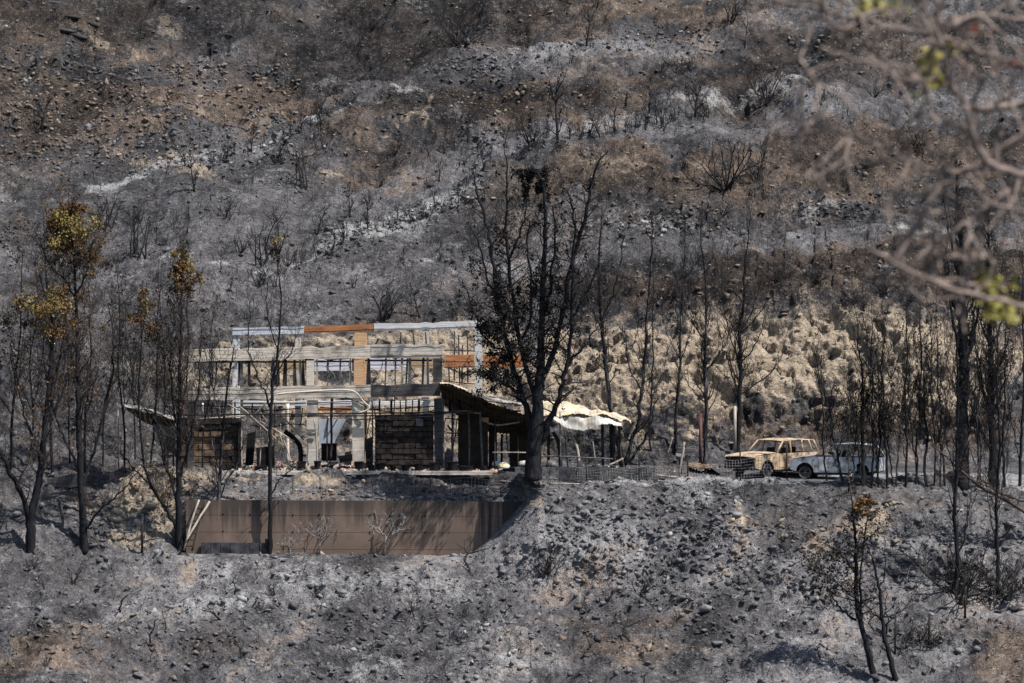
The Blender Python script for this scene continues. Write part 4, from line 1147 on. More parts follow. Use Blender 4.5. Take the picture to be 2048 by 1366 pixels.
# lower storey posts and pipes
for (x, y0, y1, w, mt, Y) in ((478,838,936,3,'char_wood',HY),(484,838,938,4,'pale_wood',HY),(520,812,936,2.5,'pale_wood',HY+.3),(524,812,936,2.5,'char_wood',HY+.5),(575,806,930,8,'conc_warm',HY+4),(549,805,930,3,'char_wood',HY+2),(505,806,834,3,'char_wood',HY+.3),
                          (470,803,838,4,'pale_wood',HY+.4),(445,803,838,3,'char_wood',HY+.3),(410,806,838,4,'grey_metal',HY+.3),(425,806,838,3,'char_wood',HY+.3),(405,806,838,5,'blue_sheet',HY+1.3),
                          (744,800,938,3,'char_wood',HY+.2),(759,798,832,4,'char_wood',HY+.3),(783,797,832,5,'char_wood',HY+.3),(789,788,830,2.5,'char_wood',HY-.15),(812,797,832,3,'char_wood',HY+.3),(838,797,832,5,'char_wood',HY+.3),(800,798,832,2.5,'char_wood',HY+.4),(825,798,832,2.5,'char_wood',HY+.4),
                          (664,796,835,6,'grey_metal',HY+.6),(655,832,925,3,'char_wood',HY+.2),(662,832,922,5,'char_wood',HY+.5)):
    rod('post', [(x, y0, Y), (x + rg.uniform(-1.5, 1.5), (y0 + y1) / 2, Y), (x + rg.uniform(-2, 2), y1, Y)], w, M[mt], H, jit=0.004)
rod('pipe', [(366,830,HY-.25),(560,828,HY-.22),(740,826,HY-.25),(900,824,HY-.25),(1042,822,HY-.3)], 3.4, M['char_wood'], H, jit=0.006)
rod('pipe', [(560,832,HY-.15),(690,832,HY-.18),(885,828,HY-.15)], 2.6, M['char_wood'], H, jit=0.006)
rod('pipe', [(700,840,HY-.1),(780,836,HY-.12),(885,832,HY-.1)], 2.4, M['grey_metal'], H, jit=0.006)
rod('pipe', [(440,806,HY-.1),(620,806,HY-.12),(760,800,HY-.1),(870,800,HY-.1)], 2.2, M['grey_metal'], H, jit=0.008)
rod('pipe', [(390,838,HY-.05),(430,836,HY-.05),(490,832,HY-.02)], 2.6, M['pale_wood'], H, jit=0.008)
# bent bars and burnt-through laths dangling in the openings
rb = random.Random(44)
for k in range(46):
    lower = k < 30
    x = rb.choice([rb.uniform(490, 612), rb.uniform(636, 704), rb.uniform(728, 750), rb.uniform(886, 1010), rb.uniform(390, 480)]) if lower else rb.uniform(392, 862)
    y0 = rb.uniform(800, 850) if lower else 722
    L = rb.uniform(30, 100) if lower else rb.uniform(14, 46)
    dx = rb.gauss(0, 16)
    Yq = HY + rb.uniform(.15, 3.5)
    rod('bent_bar', [(x, y0, Yq), (x + dx * .3 + rb.gauss(0, 3), y0 + L * .35, Yq), (x + dx * .8 + rb.gauss(0, 4), y0 + L * .7, Yq + rb.gauss(0, .2)), (x + dx, min(y0 + L, 934), Yq)], rb.uniform(1.3, 2.8), M[rb.choice(['char_wood', 'pale_wood', 'grey_metal', 'char_wood'])], H, sides=4)
for (x0, x1, y) in ((392, 600, 812), (500, 612, 850), (640, 870, 812), (890, 1000, 835), (735, 868, 818)):
    rod('bent_bar', [(x0, y + rb.uniform(-6, 6), HY + .4), ((x0 * 2 + x1) / 3, y + rb.uniform(-4, 12), HY + .5), ((x0 + 2 * x1) / 3, y + rb.uniform(-4, 12), HY + .5), (x1, y + rb.uniform(-6, 6), HY + .4)], 2.2, M['char_wood'], H, sides=4)
# debris in and before the house
thing_at(rod('garden_hose', [(546,790,HY-.12),(575,786,HY-.14),(620,783,HY-.12),(665,780,HY-.12),(694,780,HY-.14),(712,785,HY-.14),(722,797,HY-.14),(731,807,HY-.2),(739,814,HY-.2),(733,821,HY-.2),(716,826,HY-.2)], 3.4, M['hose']), 'cream hose draped over the middle floor beam of the house', 'hose')
for (a, b_, w, mt, lb) in (((455,808,149.6),(588,882,150.6),3,'pale_wood','long pale pole leaning across the lower left opening of the house'),
                       ((478,812,149.7),(566,893,150.4),3,'pale_wood','second pale pole leaning below the longer one in the left opening'),
                       ((545,792,149.7),(506,832,149.9),3,'pale_wood','short pale stick slanting under the floor beam at left'),
                       ((560,830,150.6),(607,880,151.0),3.5,'pale_wood','pale rafter slanting beside the first front column'),
                       ((560,865,150.2),(582,926,150.0),3,'pale_wood','thin pale stick propped left of the bent duct'),
                       ((628,838,149.8),(634,930,149.8),3.2,'pale_wood','thin pale rod standing against the first front column'),
                       ((608,876,150.0),(636,862,149.9),3,'pale_wood','short pale branch stuck on the first front column'),
                       ((690,795,150.0),(735,815,150.0),2.6,'char_wood','dark rod slanting over the second front column')):
    thing_at(rod('fallen_pole', [a, ((a[0]+b_[0])/2 + 2, (a[1]+b_[1])/2 - 1, (a[2]+b_[2])/2), b_], w, M[mt], jit=0.008), lb, 'pole')
thing_at(rod('bent_duct', [(569,862,151),(582,872,151),(596,886,151),(601,900,151),(601,925,151)], 10, M['soot'], sides=10), 'thick black bent flue duct standing in the left opening', 'duct')
for (q_, Yq, mt, nm, lb_, ct) in (([(512,896),(548,892),(549,934),(514,934)], 152.2, 'soot', 'burnt_cabinet', 'low black burnt cabinet in the lower left opening of the house', 'cabinet'),
                              ([(690,905),(702,902),(702,930),(688,930)], 152.5, 'char_wood', 'burnt_stool', 'small charred stool frame left of the second front column', 'stool'),
                              ([(730,880),(746,872),(746,934),(732,934)], 151.5, 'conc_dark', 'fallen_sheet', 'dark fallen panel leaning right of the second front column', 'panel'),
                              ([(494,868),(512,862),(506,930),(490,932)], 151.8, 'soot', 'fallen_sheet', 'black curled sheet leaning beside the left infill wall', 'panel'),
                              ([(888,905),(902,900),(903,936),(889,938)], 151.0, 'grey_metal', 'dented_scrap', 'grey dented scrap beside the dark right column', 'scrap'),
                              ([(676,912),(704,908),(706,922),(680,926)], 151.4, 'conc_dark', 'crushed_sheet', 'crushed dark sheet heap at the foot of the second front column', 'metal sheet')):
    tag(hexa(nm, q_, Yq, 0.35 if ct in ('cabinet', 'stool') else 0.06, M[mt], None), lb_, ct)
tb = TB()
q = [W(637,838,153), W(692,838,153), W(668,888,152.6), W(638,897,152.6)]
bs = hexa('sheet_panel', [(637,838),(692,838),(667,889),(638,897)], 152.8, 0.04, M['blue_sheet'], None)
thing_at(bs, 'pale blue metal sheet slanting between the two front columns', 'metal sheet')
def drum(name, px, py, wpx, hpx, Y, mat, label, cat, group=None, taper=0.85, rim=True):
    """a round vessel with a rim, hollow on top"""
    base = W(px, py, Y)
    s = Y / FPX
    r, h = wpx * s / 2, hpx * s
    v, f = [], []
    n = 14
    for (rr, zz) in ((r * taper, 0), (r * (taper + .5 * (1 - taper)), h * .5), (r, h * .93), (r * 1.07, h * .94), (r * 1.07, h), (r * .92, h), (r * .86, h * .55)):
        for k in range(n):
            a = 2 * math.pi * k / n
            v.append((math.cos(a) * rr, math.sin(a) * rr, zz))
    for j in range(6):
        for k in range(n):
            k2 = (k + 1) % n
            f.append((j * n + k, j * n + k2, (j + 1) * n + k2, (j + 1) * n + k))
    f.append(tuple(reversed(range(n))))
    f.append(tuple(6 * n + k for k in range(n)))
    o = mesh_obj(name, v, f, mat)
    o.location = base
    return tag(o, label, cat, group)
drum('burnt_barrel', 658, 921, 31, 34, 151.6, M['soot'], 'black burnt barrel between the two front columns', 'barrel', taper=1.0)
pots = [(522,944,26,13),(603,935,20,13),(635,933,15,12),(655,944,24,15),(718,937,20,15),(742,940,14,11),(760,938,22,13),(811,941,18,12),(837,939,18,13),(868,941,22,17),(905,940,22,18),(932,944,30,13),(470,941,16,10),(786,941,12,9)]
pots.sort()
for k, (x, y, w, h) in enumerate(pots):
    gx = W(x, y, 149.25)
    o = drum('flower_pot', x, y + 1, w, h, 149.25, M['pot'], 'x', 'flower pot', 'burnt flower pots along the terrace edge', 0.78)
    o['label'] = ('wide low' if w > 24 else 'small' if w < 17 else 'squat' if h < 14 else 'tall') + ' black burnt flower pot on the terrace edge before the house'
# right part: panels and posts under the sagging canopy
cb = W(1080, 940, 150.5)
canopy = empty('sagging_canopy', (cb.x, 150.5, ground_at(cb.x, 150.5)), 'collapsed sheet metal canopy sagging from the house to the right', 'canopy')
C = canopy
def sheet(name, front, back, mat, parent, ns=120, nd=14, corr=0.022, wave=0.17, jit=0.03, thick=0.02, seed=3):
    """crumpled corrugated sheet between two (px,py,Y) edges"""
    r = np.random.RandomState(seed)
    fr, bk = [np.array(e, float) for e in (front, back)]
    t = np.linspace(0, 1, ns)
    tf, tk = np.linspace(0, 1, len(fr)), np.linspace(0, 1, len(bk))
    A = np.stack([np.interp(t, tf, fr[:, k]) for k in range(3)], -1)
    B = np.stack([np.interp(t, tk, bk[:, k]) for k in range(3)], -1)
    PA, PB = Wn(A[:, 0], A[:, 1], A[:, 2]), Wn(B[:, 0], B[:, 1], B[:, 2])
    G = np.stack([PA * (1 - d) + PB * d for d in np.linspace(0, 1, nd)], 0)
    G[..., 2] += fbm(G, 1.4, 3, seed) * jit * 3 + np.sin(G[..., 0] / wave * 2 * np.pi) * corr
    G[..., 1] += fbm(G + 9, 1.1, 3, seed + 5) * jit * 3
    Vb = G.copy(); Vb[..., 2] -= thick
    ix = np.arange(ns * nd).reshape(nd, ns)
    q = np.stack([ix[:-1, :-1], ix[:-1, 1:], ix[1:, 1:], ix[1:, :-1]], -1).reshape(-1, 4)
    me_ = big_mesh(name, np.concatenate([G.reshape(-1, 3), Vb.reshape(-1, 3)]), np.concatenate([q, q[:, ::-1] + ns * nd]), mat, True)
    o = link(bpy.data.objects.new(name, me_))
    if parent is not None: under(o, parent)
    return o
sheet('roof_sheet', [(880,767,149.4),(905,772,149.3),(935,783,149.2),(965,797,149.2),(1000,811,149.2),(1035,824,149.2),(1068,838,149.3)],
      [(884,806,154),(910,826,154),(940,846,154),(975,862,154),(1010,868,154),(1045,866,154),(1072,862,154)], M['roof_soot'], C, seed=3)
sheet('roof_edge', [(880,766.5,149.36),(905,771,149.26),(935,781,149.16)], [(880,763,150.6),(905,768,150.6),(935,779,150.6)], M['roof_cream'], C, 40, 6, 0.01, seed=6, thick=.06)
sheet('roof_sheet', [(945,789,149.1),(975,799,149.1),(1010,806,149.1),(1045,812,149.1)], [(940,784,151),(975,790,151),(1010,798,151),(1045,806,151)], M['roof_soot2'], C, 60, 8, 0.012, seed=7, thick=.05)
sheet('roof_sheet', [(1072,834,149.5),(1100,836,149.4),(1135,834,149.3),(1170,834,149.3),(1205,829,149.4),(1245,842,149.6),(1262,846,150)],
      [(1075,800,153.8),(1100,799,153.8),(1135,803,153.8),(1170,812,153.8),(1205,823,153.8),(1240,832,153.4),(1262,838,153.2)], M['roof_cream'], C, 150, 18, 0.008, jit=0.11, seed=11)
sheet('roof_flap', [(1104,840,149.25),(1120,848,149.2),(1140,857,149.15),(1165,861,149.1),(1190,852,149.15),(1215,846,149.2),(1243,847,149.4)],
      [(1104,836,149.36),(1120,836,149.3),(1140,835,149.25),(1165,835,149.25),(1190,831,149.3),(1215,832,149.35),(1243,842,149.55)], M['roof_white'], C, 120, 10, 0.012, 0.15, jit=0.07, seed=13)
for (pts, w, mt) in (([(1128,862,150),(1140,870,150),(1150,886,150),(1156,906,150),(1157,936,150)], 7, 'pale_wood'), ([(1106,864,151),(1115,880,151),(1120,906,151),(1121,934,151)], 8, 'char_wood'),
                     ([(1097,858,151.5),(1097,934,151.5)], 6, 'char_wood'), ([(1224,850,150.5),(1226,936,150.5)], 12, 'char_wood'), ([(1238,846,150.2),(1243,936,150.2)], 6, 'char_wood'),
                     ([(1205,850,150.4),(1206,936,150.4)], 6, 'char_wood'), ([(1182,856,150),(1192,936,150)], 3, 'pale_wood'), ([(1120,824,149.3),(1122,950,149.3)], 3, 'grey_metal'), ([(1126,830,149.4),(1136,936,149.6)], 3, 'grey_metal'),
                     ([(905,808,151),(905,880,151),(904,938,151)], 5, 'grey_metal'), ([(937,822,150.6),(939,880,150.6),(938,938,150.6)], 4, 'grey_metal'), ([(960,824,150.4),(963,880,150.4),(965,940,150.4)], 5, 'grey_metal'),
                     ([(990,838,149.6),(989,952,149.6)], 3.5, 'char_wood'), ([(1004,868,151.5),(1003,930,151.5)], 5, 'soot'), ([(886,798,149.9),(887,944,149.9)], 4, 'grey_metal'), ([(1036,870,150),(1036,946,150)], 3, 'char_wood'),
                     ([(885,826,150.1),(930,823,150.1),(962,826,150.1)], 5, 'pale_wood'), ([(975,846,150.2),(1000,850,150.2),(1040,844,150.2)], 3.5, 'pale_wood'), ([(895,850,151.6),(908,868,151.6)], 4, 'soot'), ([(893,866,151.6),(908,866,151.6)], 3, 'soot'),
                     ([(918,800,150.8),(922,824,150.8)], 5, 'soot'), ([(900,800,150.8),(900,824,150.8)], 6, 'soot')):
    rod('canopy_post', pts, w, M[mt], C, jit=0.004)
for (y, x0, x1) in ((872,1186,1200),(882,1186,1200),(900,1188,1202),(915,1190,1203)):
    rod('rung', [(x0, y, 150.2), (x1 + 5, y, 150.35)], 2.6, M['char_wood'], C)
rod('rail', [(985,905,149.4),(1035,905,149.4),(1076,906,149.4)], 2.6, M['pale_wood'], C, jit=.004)
rod('rail', [(1088,912,149.4),(1140,914,149.4),(1226,918,149.4)], 3, M['grey_metal'], C, jit=.006)
hexa('door_panel', rect(916, 976, 829, 936), 151.2, 0.06, M['brown_panel'], C)
hexa('door_panel', rect(977.5, 994, 846, 938), 151.3, 0.06, M['soot'], C)
hexa('rear_panel', rect(1019, 1071, 858, 934), 152.4, 0.06, M['brown_panel'], C)
hexa('insulation_scrap', [(964,833),(978,836),(976,846),(963,842)], 150.9, 0.08, M['paint_tan'], C)
# left awning
lb = W(300, 930, 149.6)
awn = empty('collapsed_awning', (lb.x, 149.8, ground_at(lb.x, 150.5)), 'torn dark awning with pale top edge hanging off the left side of house', 'awning')
sheet('awning_top', [(250,812,148.8),(285,818,148.8),(320,828,148.8),(348,838,149)], [(246,806,151),(280,812,151),(318,824,151),(350,834,151)], M['roof_white'], awn, 60, 6, .006, seed=21)
sheet('awning_underside', [(252,816,149.0),(290,824,149.0),(325,834,149.0),(350,842,149.0)], [(256,820,151),(285,842,151),(318,855,151),(350,856,151)], M['roof_soot'], awn, 60, 8, .006, seed=22)
sheet('awning_cloth', [(306,848,149.2),(320,848,149.2),(352,856,149.2)], [(322,890,149.6),(336,898,149.6),(350,902,149.6)], M['grey_metal'], awn, 30, 12, .0, seed=23)
for (pts, w, mt) in (([(304,826,149.2),(318,850,149.2),(334,872,149.3)], 3.5, 'pale_wood'), ([(345,842,149.2),(347,940,149.6)], 4, 'char_wood'), ([(236,820,150),(237,940,150.5)], 3, 'pale_wood'), ([(307,850,149.6),(309,880,149.6)], 3, 'grey_metal')):
    rod('awning_post', pts, w, M[mt], awn)
for k in range(7):
    a = k / 7
    hexa('cloth_stripe', [(345 + 3.6 * k, 822 - 2.2 * k), (348.4 + 3.6 * k, 820 - 2.2 * k), (348.4 + 3.6 * k, 832 - 1.5 * k), (345 + 3.6 * k, 833 - 1.5 * k)], 149.0 + .03 * k, 0.02, M['red_paint'] if k % 2 == 0 else M['roof_white'], awn)

# ------------------------------------------------------------------ retaining wall
m, nt, b = nodes_of('stained_shaded_brown_concrete')
pos = wpos(nt)
f1 = noise(nt, pos, 1.1, 5, 0.6)
col = mixc(nt, ramp(nt, f1, [(0.3, 0), (0.7, 1)]), (0.135, 0.096, 0.076), (0.245, 0.178, 0.140))
mp = nt.nodes.new('ShaderNodeMapping'); mp.inputs['Scale'].default_value = (2.4, 1, 0.12)
nt.links.new(pos, mp.inputs[0])
dr = noise(nt, mp.outputs[0], 1.6, 5, 0.65)
sz = nt.nodes.new('ShaderNodeSeparateXYZ'); nt.links.new(pos, sz.inputs[0])
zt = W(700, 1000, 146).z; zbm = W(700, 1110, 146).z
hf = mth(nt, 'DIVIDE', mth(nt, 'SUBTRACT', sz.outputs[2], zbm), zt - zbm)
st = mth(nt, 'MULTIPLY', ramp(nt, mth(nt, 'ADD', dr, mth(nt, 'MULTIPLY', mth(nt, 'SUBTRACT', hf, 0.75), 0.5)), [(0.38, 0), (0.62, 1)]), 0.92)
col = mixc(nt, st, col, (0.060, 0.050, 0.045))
st2 = noise(nt, pos, 0.55, 5, 0.6)
col = mixc(nt, ramp(nt, st2, [(0.48, 0), (0.68, 0.55)]), col, (0.085, 0.068, 0.058))
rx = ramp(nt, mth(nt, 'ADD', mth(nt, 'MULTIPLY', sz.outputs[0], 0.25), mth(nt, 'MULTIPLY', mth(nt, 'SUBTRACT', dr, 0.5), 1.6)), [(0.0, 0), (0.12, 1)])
x_shade = W(955, 1050, 146).x
rx = ramp(nt, mth(nt, 'ADD', mth(nt, 'MULTIPLY', mth(nt, 'SUBTRACT', sz.outputs[0], x_shade), 0.4), mth(nt, 'MULTIPLY', mth(nt, 'SUBTRACT', dr, 0.5), 2.2)), [(0.05, 0), (0.45, 0.8)])  # big tree's cast shadow, painted into the colour of the right end
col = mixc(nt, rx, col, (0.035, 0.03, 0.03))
spk = noise(nt, pos, 14, 3, 0.7)
col = mixc(nt, ramp(nt, spk, [(0.58, 0), (0.72, 0.4)]), col, (0.12, 0.09, 0.08))
nt.links.new(col, b.inputs['Base Color'])
bumped(nt, b, spk, 0.25, 0.02)
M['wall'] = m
wb = W(700, 1108, 146)
wall = empty('retaining_wall', (wb.x, 146.0, wb.z), 'long brown concrete retaining wall below the house terrace', 'wall')
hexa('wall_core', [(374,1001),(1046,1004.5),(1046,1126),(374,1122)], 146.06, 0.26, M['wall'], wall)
xs = [372, 600, 822, 1048]
ys = [(999, 1003), (1030, 1033), (1064, 1066), (1098, 1100), (1122, 1126)]
for j in range(4):
    for i in range(3):
        a, c = xs[i], xs[i + 1]
        def yy(r, x): return ys[r][0] + (ys[r][1] - ys[r][0]) * (x - 372) / 676
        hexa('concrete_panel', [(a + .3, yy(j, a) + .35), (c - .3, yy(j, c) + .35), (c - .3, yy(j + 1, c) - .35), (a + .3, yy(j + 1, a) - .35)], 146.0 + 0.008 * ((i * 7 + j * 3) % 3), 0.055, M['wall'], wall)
for (x, y) in ((446,1028),(500,1029),(586,1030),(638,1029),(446,1062),(500,1063),(586,1064),(638,1064),(740,1030),(780,1031),(740,1064),(780,1065),(850,1031),(850,1065)):
    rod('tie_hole', [(x, y, 145.985), (x, y, 146.04)], 3.4, M['soot'], wall, sides=8)
M['block_grey'] = mat_noise('dark_bluish_block', (0.020, 0.020, 0.026), (0.085, 0.082, 0.092), 3.0, 0.35, 0.65, 0.9, bump=0.5)
kb = W(465, 1108, 145.8)
kerb = empty('block_course', (kb.x, 145.8, kb.z), 'low course of dark grey blocks at the left foot of retaining wall', 'block wall')
for k in range(7):
    x = 402 + k * 19.5
    hexa('block', [(x + .5, 1085 + .2 * k), (x + 19, 1085 + .2 * k), (x + 19, 1114), (x + .5, 1114)], 145.72 + .012 * (k % 3), 0.22, M['block_grey'], kerb)
hexa('block', [(530,1078),(538,1078),(538,1086),(530,1086)], 145.72, 0.22, M['block_grey'], kerb)
ld = W(385, 1090, 145.4)
ladder = empty('wooden_ladder', (ld.x, 145.4, ld.z), 'weathered ladder leaning at the left end of the retaining wall', 'ladder')
rod('rail', [(368,1100,145.1),(384,1040,145.5),(398,1000,145.9)], 4, M['pale_wood'], ladder)
rod('rail', [(384,1102,145.1),(398,1045,145.5),(412,1002,145.9)], 4, M['char_wood'], ladder)
for k in range(7):
    t = k / 7
    rod('rung', [(370 + 27 * t, 1092 - 88 * t, 145.15 + .7 * t), (386 + 25 * t, 1092 - 88 * t, 145.15 + .7 * t)], 3, M['char_wood'], ladder)
thing_at(rod('leaning_pole', [(372,1082,144.9),(392,1048,145.4),(419,1003,145.95)], 5, M['pale_wood'], jit=0.01), 'thick pale pole leaning on the wall right of the ladder', 'pole')
# low dark walls on the left
for (q, lb_) in (([(-60,950),(74,952),(74,972),(-60,972)], 'long low dark concrete wall at the left edge behind the trees'), ([(94,958),(165,944),(160,972),(98,984)], 'short low dark concrete wall between the two left trunks')):
    o = hexa('low_wall', q, 150.2 if q[0][0] < 0 else 149.6, 0.25, M['conc_dark'], None)
    tag(o, lb_, 'wall')
te = W(680, 946, 148.9)
o = hexa('terrace_edge', [(372,942),(985,942.5),(985,950),(372,949)], 148.85, 0.35, M['conc_grey'], None)
tag(o, kind='structure')

# ------------------------------------------------------------------ fences and yard scrap
def wire_mesh(name, x0, x1, y0, y1, Y, step, label, lean=0.0, w=0.8, posts=(), rods=()):
    """welded wire fence panel"""
    p0 = W(x0, y1, Y)
    root = empty(name, p0, label, 'fence')
    tb = TB()
    s = Y / FPX
    r = w * s * .5
    nx_, ny_ = int((x1 - x0) / step), max(2, int((y1 - y0) / step))
    rr = random.Random(int(x0))
    def pt(i, j):
        x = x0 + (x1 - x0) * i / nx_
        y = y0 + (y1 - y0) * j / ny_
        sag = 3.0 * math.sin(i * .35) * (1 - j / ny_)
        return W(x, y + sag, Y + lean * (1 - j / ny_) + .12 * math.sin(i * .5 + j))
    for i in range(nx_ + 1):
        tb.tube([pt(i, j) for j in range(0, ny_ + 1)], [r] * (ny_ + 1), 3)
    for j in range(ny_ + 1):
        tb.tube([pt(i, j) for i in range(0, nx_ + 1)], [r] * (nx_ + 1), 3)
    under(tb.obj('wire_panel', M['wire']), root)
    for x in posts:
        rod('fence_post', [(x, y0 - 26, Y), (x + 1, y1 + 3, Y)], 3, M['char_wood'], root)
    for x in rods:
        rod('fence_post', [(x, y0 - 8, Y), (x + 1, y1 + 3, Y)], 1.3, M['char_wood'], root)
    return root
wire_mesh('wire_fence', 1150, 1300, 934, 962, 147.9, 5.0, 'sagging wire mesh fence before the low dark boards', -.1, .8, (1172, 1278))
wire_mesh('wire_fence', 1300, 1372, 934, 962, 147.85, 5.0, 'short wire mesh fence before the pale stick', .15, .8, (1375,))
wire_mesh('wire_fence', 1442, 1540, 918, 960, 148.3, 5.5, 'tall wire mesh fence before the front of the tan car', 0, .9, (1480, 1573))
wire_mesh('wire_fence', 838, 1062, 958, 1000, 147.2, 7.0, 'thin wire mesh hanging over the stones above the retaining wall', .3, .55, (), (860, 900, 945, 1000, 1030))
wire_mesh('wire_fence', 560, 838, 962, 1000, 147.15, 9.0, 'thin wire mesh along the left half of the stones above the retaining wall', .3, .4, (), (585, 640, 690, 745, 790, 830))
bf = W(1150, 955, 148.1)
boards = empty('board_fence', (bf.x, 148.1, bf.z), 'low fence of dark scorched sheet boards beside the big tree', 'fence')
xx = 1030
while xx < 1300:
    wd = rg.uniform(12, 24)
    hexa('board', [(xx, 932 + rg.uniform(-2, 3) + (xx - 1030) * .012), (xx + wd - .8, 932 + rg.uniform(-2, 3) + (xx - 1030) * .012), (xx + wd - .8, 962), (xx, 961)], 148.1 + rg.uniform(0, .05), 0.03, M[rg.choice(['conc_dark', 'block_grey', 'conc_dark', 'grey_metal'])], boards)
    xx += wd
thing_at(rod('steel_post', [(1401,828,151),(1401,938,151)], 7, M['red_dark']), 'dull red steel post beside the ash white trunk', 'post')
thing_at(rod('wooden_post', [(1470,812,153),(1470,912,153)], 6, M['pale_wood']), 'bare wooden post left of the dark tree behind the tan car', 'post')
thing_at(rod('leaning_stick', [(1369,884,148.6),(1364,915,148.5),(1358,952,148.4)], 4.5, M['pale_wood'], jit=.01), 'bleached pale stick leaning beside the scrap heap', 'stick')
for (a, c, w, mt, lb_) in (((1310,950,148.3),(1400,958,148.2),5,'pale_wood','pale grey plank lying on the ground before the scrap'), ((1270,948,148.2),(1330,958,148.2),4,'char_wood','dark plank lying at the end of the board fence'),
                       ((1218,930,148.6),(1246,917,148.8),4,'pale_wood','pale stick lying at the foot of the splitting tree'), ((1335,908,150),(1345,875,150),2.5,'pale_wood','thin pale twig standing beside the scrap heap'), ((1000,962,147.2),(1160,968,147.0),3,'pale_wood','long pale plank lying along the terrace edge below the big tree')):
    thing_at(rod('loose_plank', [a, ((a[0]+c[0])/2,(a[1]+c[1])/2+1,(a[2]+c[2])/2), c], w, M[mt]), lb_, 'plank')
sc1 = sheet('scrap_sheet', [(1372,955,147.7),(1400,964,147.6),(1440,966,147.6),(1472,958,147.8)], [(1376,936,149),(1400,944,149),(1432,938,149),(1470,944,149)], M['conc_dark'], None, 60, 12, .03, .13, .05, seed=31)
tag(sc1, 'crumpled dark corrugated sheet lying left of the wire fence by the car', 'metal sheet')
sc2 = sheet('scrap_sheet', [(1376,930,148.6),(1400,938,148.5),(1425,936,148.6)], [(1378,924,150),(1400,928,150),(1424,930,150)], M['block_tan'], None, 40, 8, .01, seed=33)
tag(sc2, 'rusty reddish sheet bent over the scrap beside the red post', 'metal sheet')
sc3 = sheet('scrap_sheet', [(1408,948,148.3),(1420,936,148.3),(1440,946,148.3)], [(1405,944,149.4),(1420,930,149.4),(1442,940,149.4)], M['block_grey'], None, 40, 8, .0, seed=34)
tag(sc3, 'folded dark blue grey sheet on top of the corrugated scrap', 'metal sheet')
sj = W(1372, 912, 150)
junk = empty('scrap_box', (sj.x, 150, sj.z), 'grey upturned metal box on the scrap heap left of the red post', 'box')
hexa('box_body', [(1352,908),(1382,912),(1380,924),(1354,920)], 149.8, 0.7, M['grey_metal'], junk)
hexa('lid', [(1356,895),(1388,898),(1384,910),(1352,905)], 149.6, 0.5, M['conc_dark'], junk)
hexa('label_plate', [(1352,906),(1370,909),(1369,915),(1352,912)], 149.5, 0.04, M['car_grey0'], junk)
hexa('support', rect(1358, 1364, 920, 948), 150, 0.2, M['char_wood'], junk)
# sacks under the canopy
def sack(px, py, wpx, hpx, Y, mat, label, seed):
    bm = bmesh.new()
    bmesh.ops.create_icosphere(bm, subdivisions=3, radius=1)
    r = random.Random(seed)
    s = Y / FPX
    A = np.array([v.co[:] for v in bm.verts])
    d = 1 + 0.22 * fbm(A + seed, 1.7, 3, seed)
    for v, k in zip(bm.verts, d):
        v.co = Vector((v.co.x * wpx * s * .5 * k, v.co.y * wpx * s * .35 * k, (max(v.co.z, -.55) + .55) * hpx * s * .62 * k))
    me_ = bpy.data.meshes.new('sack'); bm.to_mesh(me_); bm.free()
    me_.materials.append(M[mat]); me_.shade_smooth()
    o = link(bpy.data.objects.new('sack', me_)); o.location = W(px, py, Y)
    tag(o, label, 'sack')
M['sack_yellow'] = mat_noise('yellow_white_sack', (0.52, 0.40, 0.12), (0.72, 0.70, 0.66), 3.0, 0.45, 0.55)
sack(1008, 937, 24, 12, 149.6, 'sack_yellow', 'yellow and white sack on the ground under the canopy', 3)
sack(1048, 931, 22, 11, 149.5, 'roof_white', 'white sack beside the big tree trunk, left side', 5)
sack(1104, 934, 26, 14, 149.2, 'grey_metal', 'grey crumpled sack behind the board fence', 7)
sack(995, 932, 24, 10, 150.2, 'blue_sheet', 'pale blue sack behind the yellow and white one', 9)
# ------------------------------------------------------------------ burnt cars
M['car_tan'] = mat_noise('burnt_tan_bodywork', (0.30, 0.20, 0.12), (0.56, 0.44, 0.31), 3.2, 0.32, 0.62, 0.8, c2=(0.11, 0.08, 0.062), s2=2.3)
M['car_white'] = mat_noise('scorched_white_bodywork', (0.42, 0.425, 0.44), (0.74, 0.75, 0.77), 3.4, 0.36, 0.60, 0.75, c2=(0.12, 0.108, 0.10), s2=2.4)
M['car_grey'] = mat_noise('ashen_grey_bodywork', (0.28, 0.275, 0.27), (0.50, 0.49, 0.47), 3.0, 0.3, 0.7, 0.8)
M['rim'] = mat_noise('burnt_rim', (0.05, 0.05, 0.05), (0.16, 0.155, 0.15), 6.0, rough=0.6, metal=0.4)

def prism(name, outline, y0, y1, mat, parent, bevel=0.0):
    """outline in (x,z), extruded from y0 to y1"""
    bm = bmesh.new()
    a = [bm.verts.new((x, y0, z)) for (x, z) in outline]
    c = [bm.verts.new((x, y1, z)) for (x, z) in outline]
    n = len(outline)
    bm.faces.new(a); bm.faces.new(list(reversed(c)))
    for k in range(n):
        bm.faces.new((a[k], c[k], c[(k + 1) % n], a[(k + 1) % n]))
    bmesh.ops.recalc_face_normals(bm, faces=bm.faces)
    if bevel:
        bmesh.ops.bevel(bm, geom=[e for e in bm.edges], offset=bevel, segments=2, affect='EDGES', clamp_overlap=True)
    me_ = bpy.data.meshes.new(name); bm.to_mesh(me_); bm.free()
    me_.materials.append(mat)
    return link(bpy.data.objects.new(name, me_), parent)
def bar(name, pts, w, mat, parent, sides=6):
    tb = TB()
    P = [Vector(p) for p in pts]
    tb.tube(P, [w / 2] * len(P), sides)
    return tb.obj(name, mat, parent)
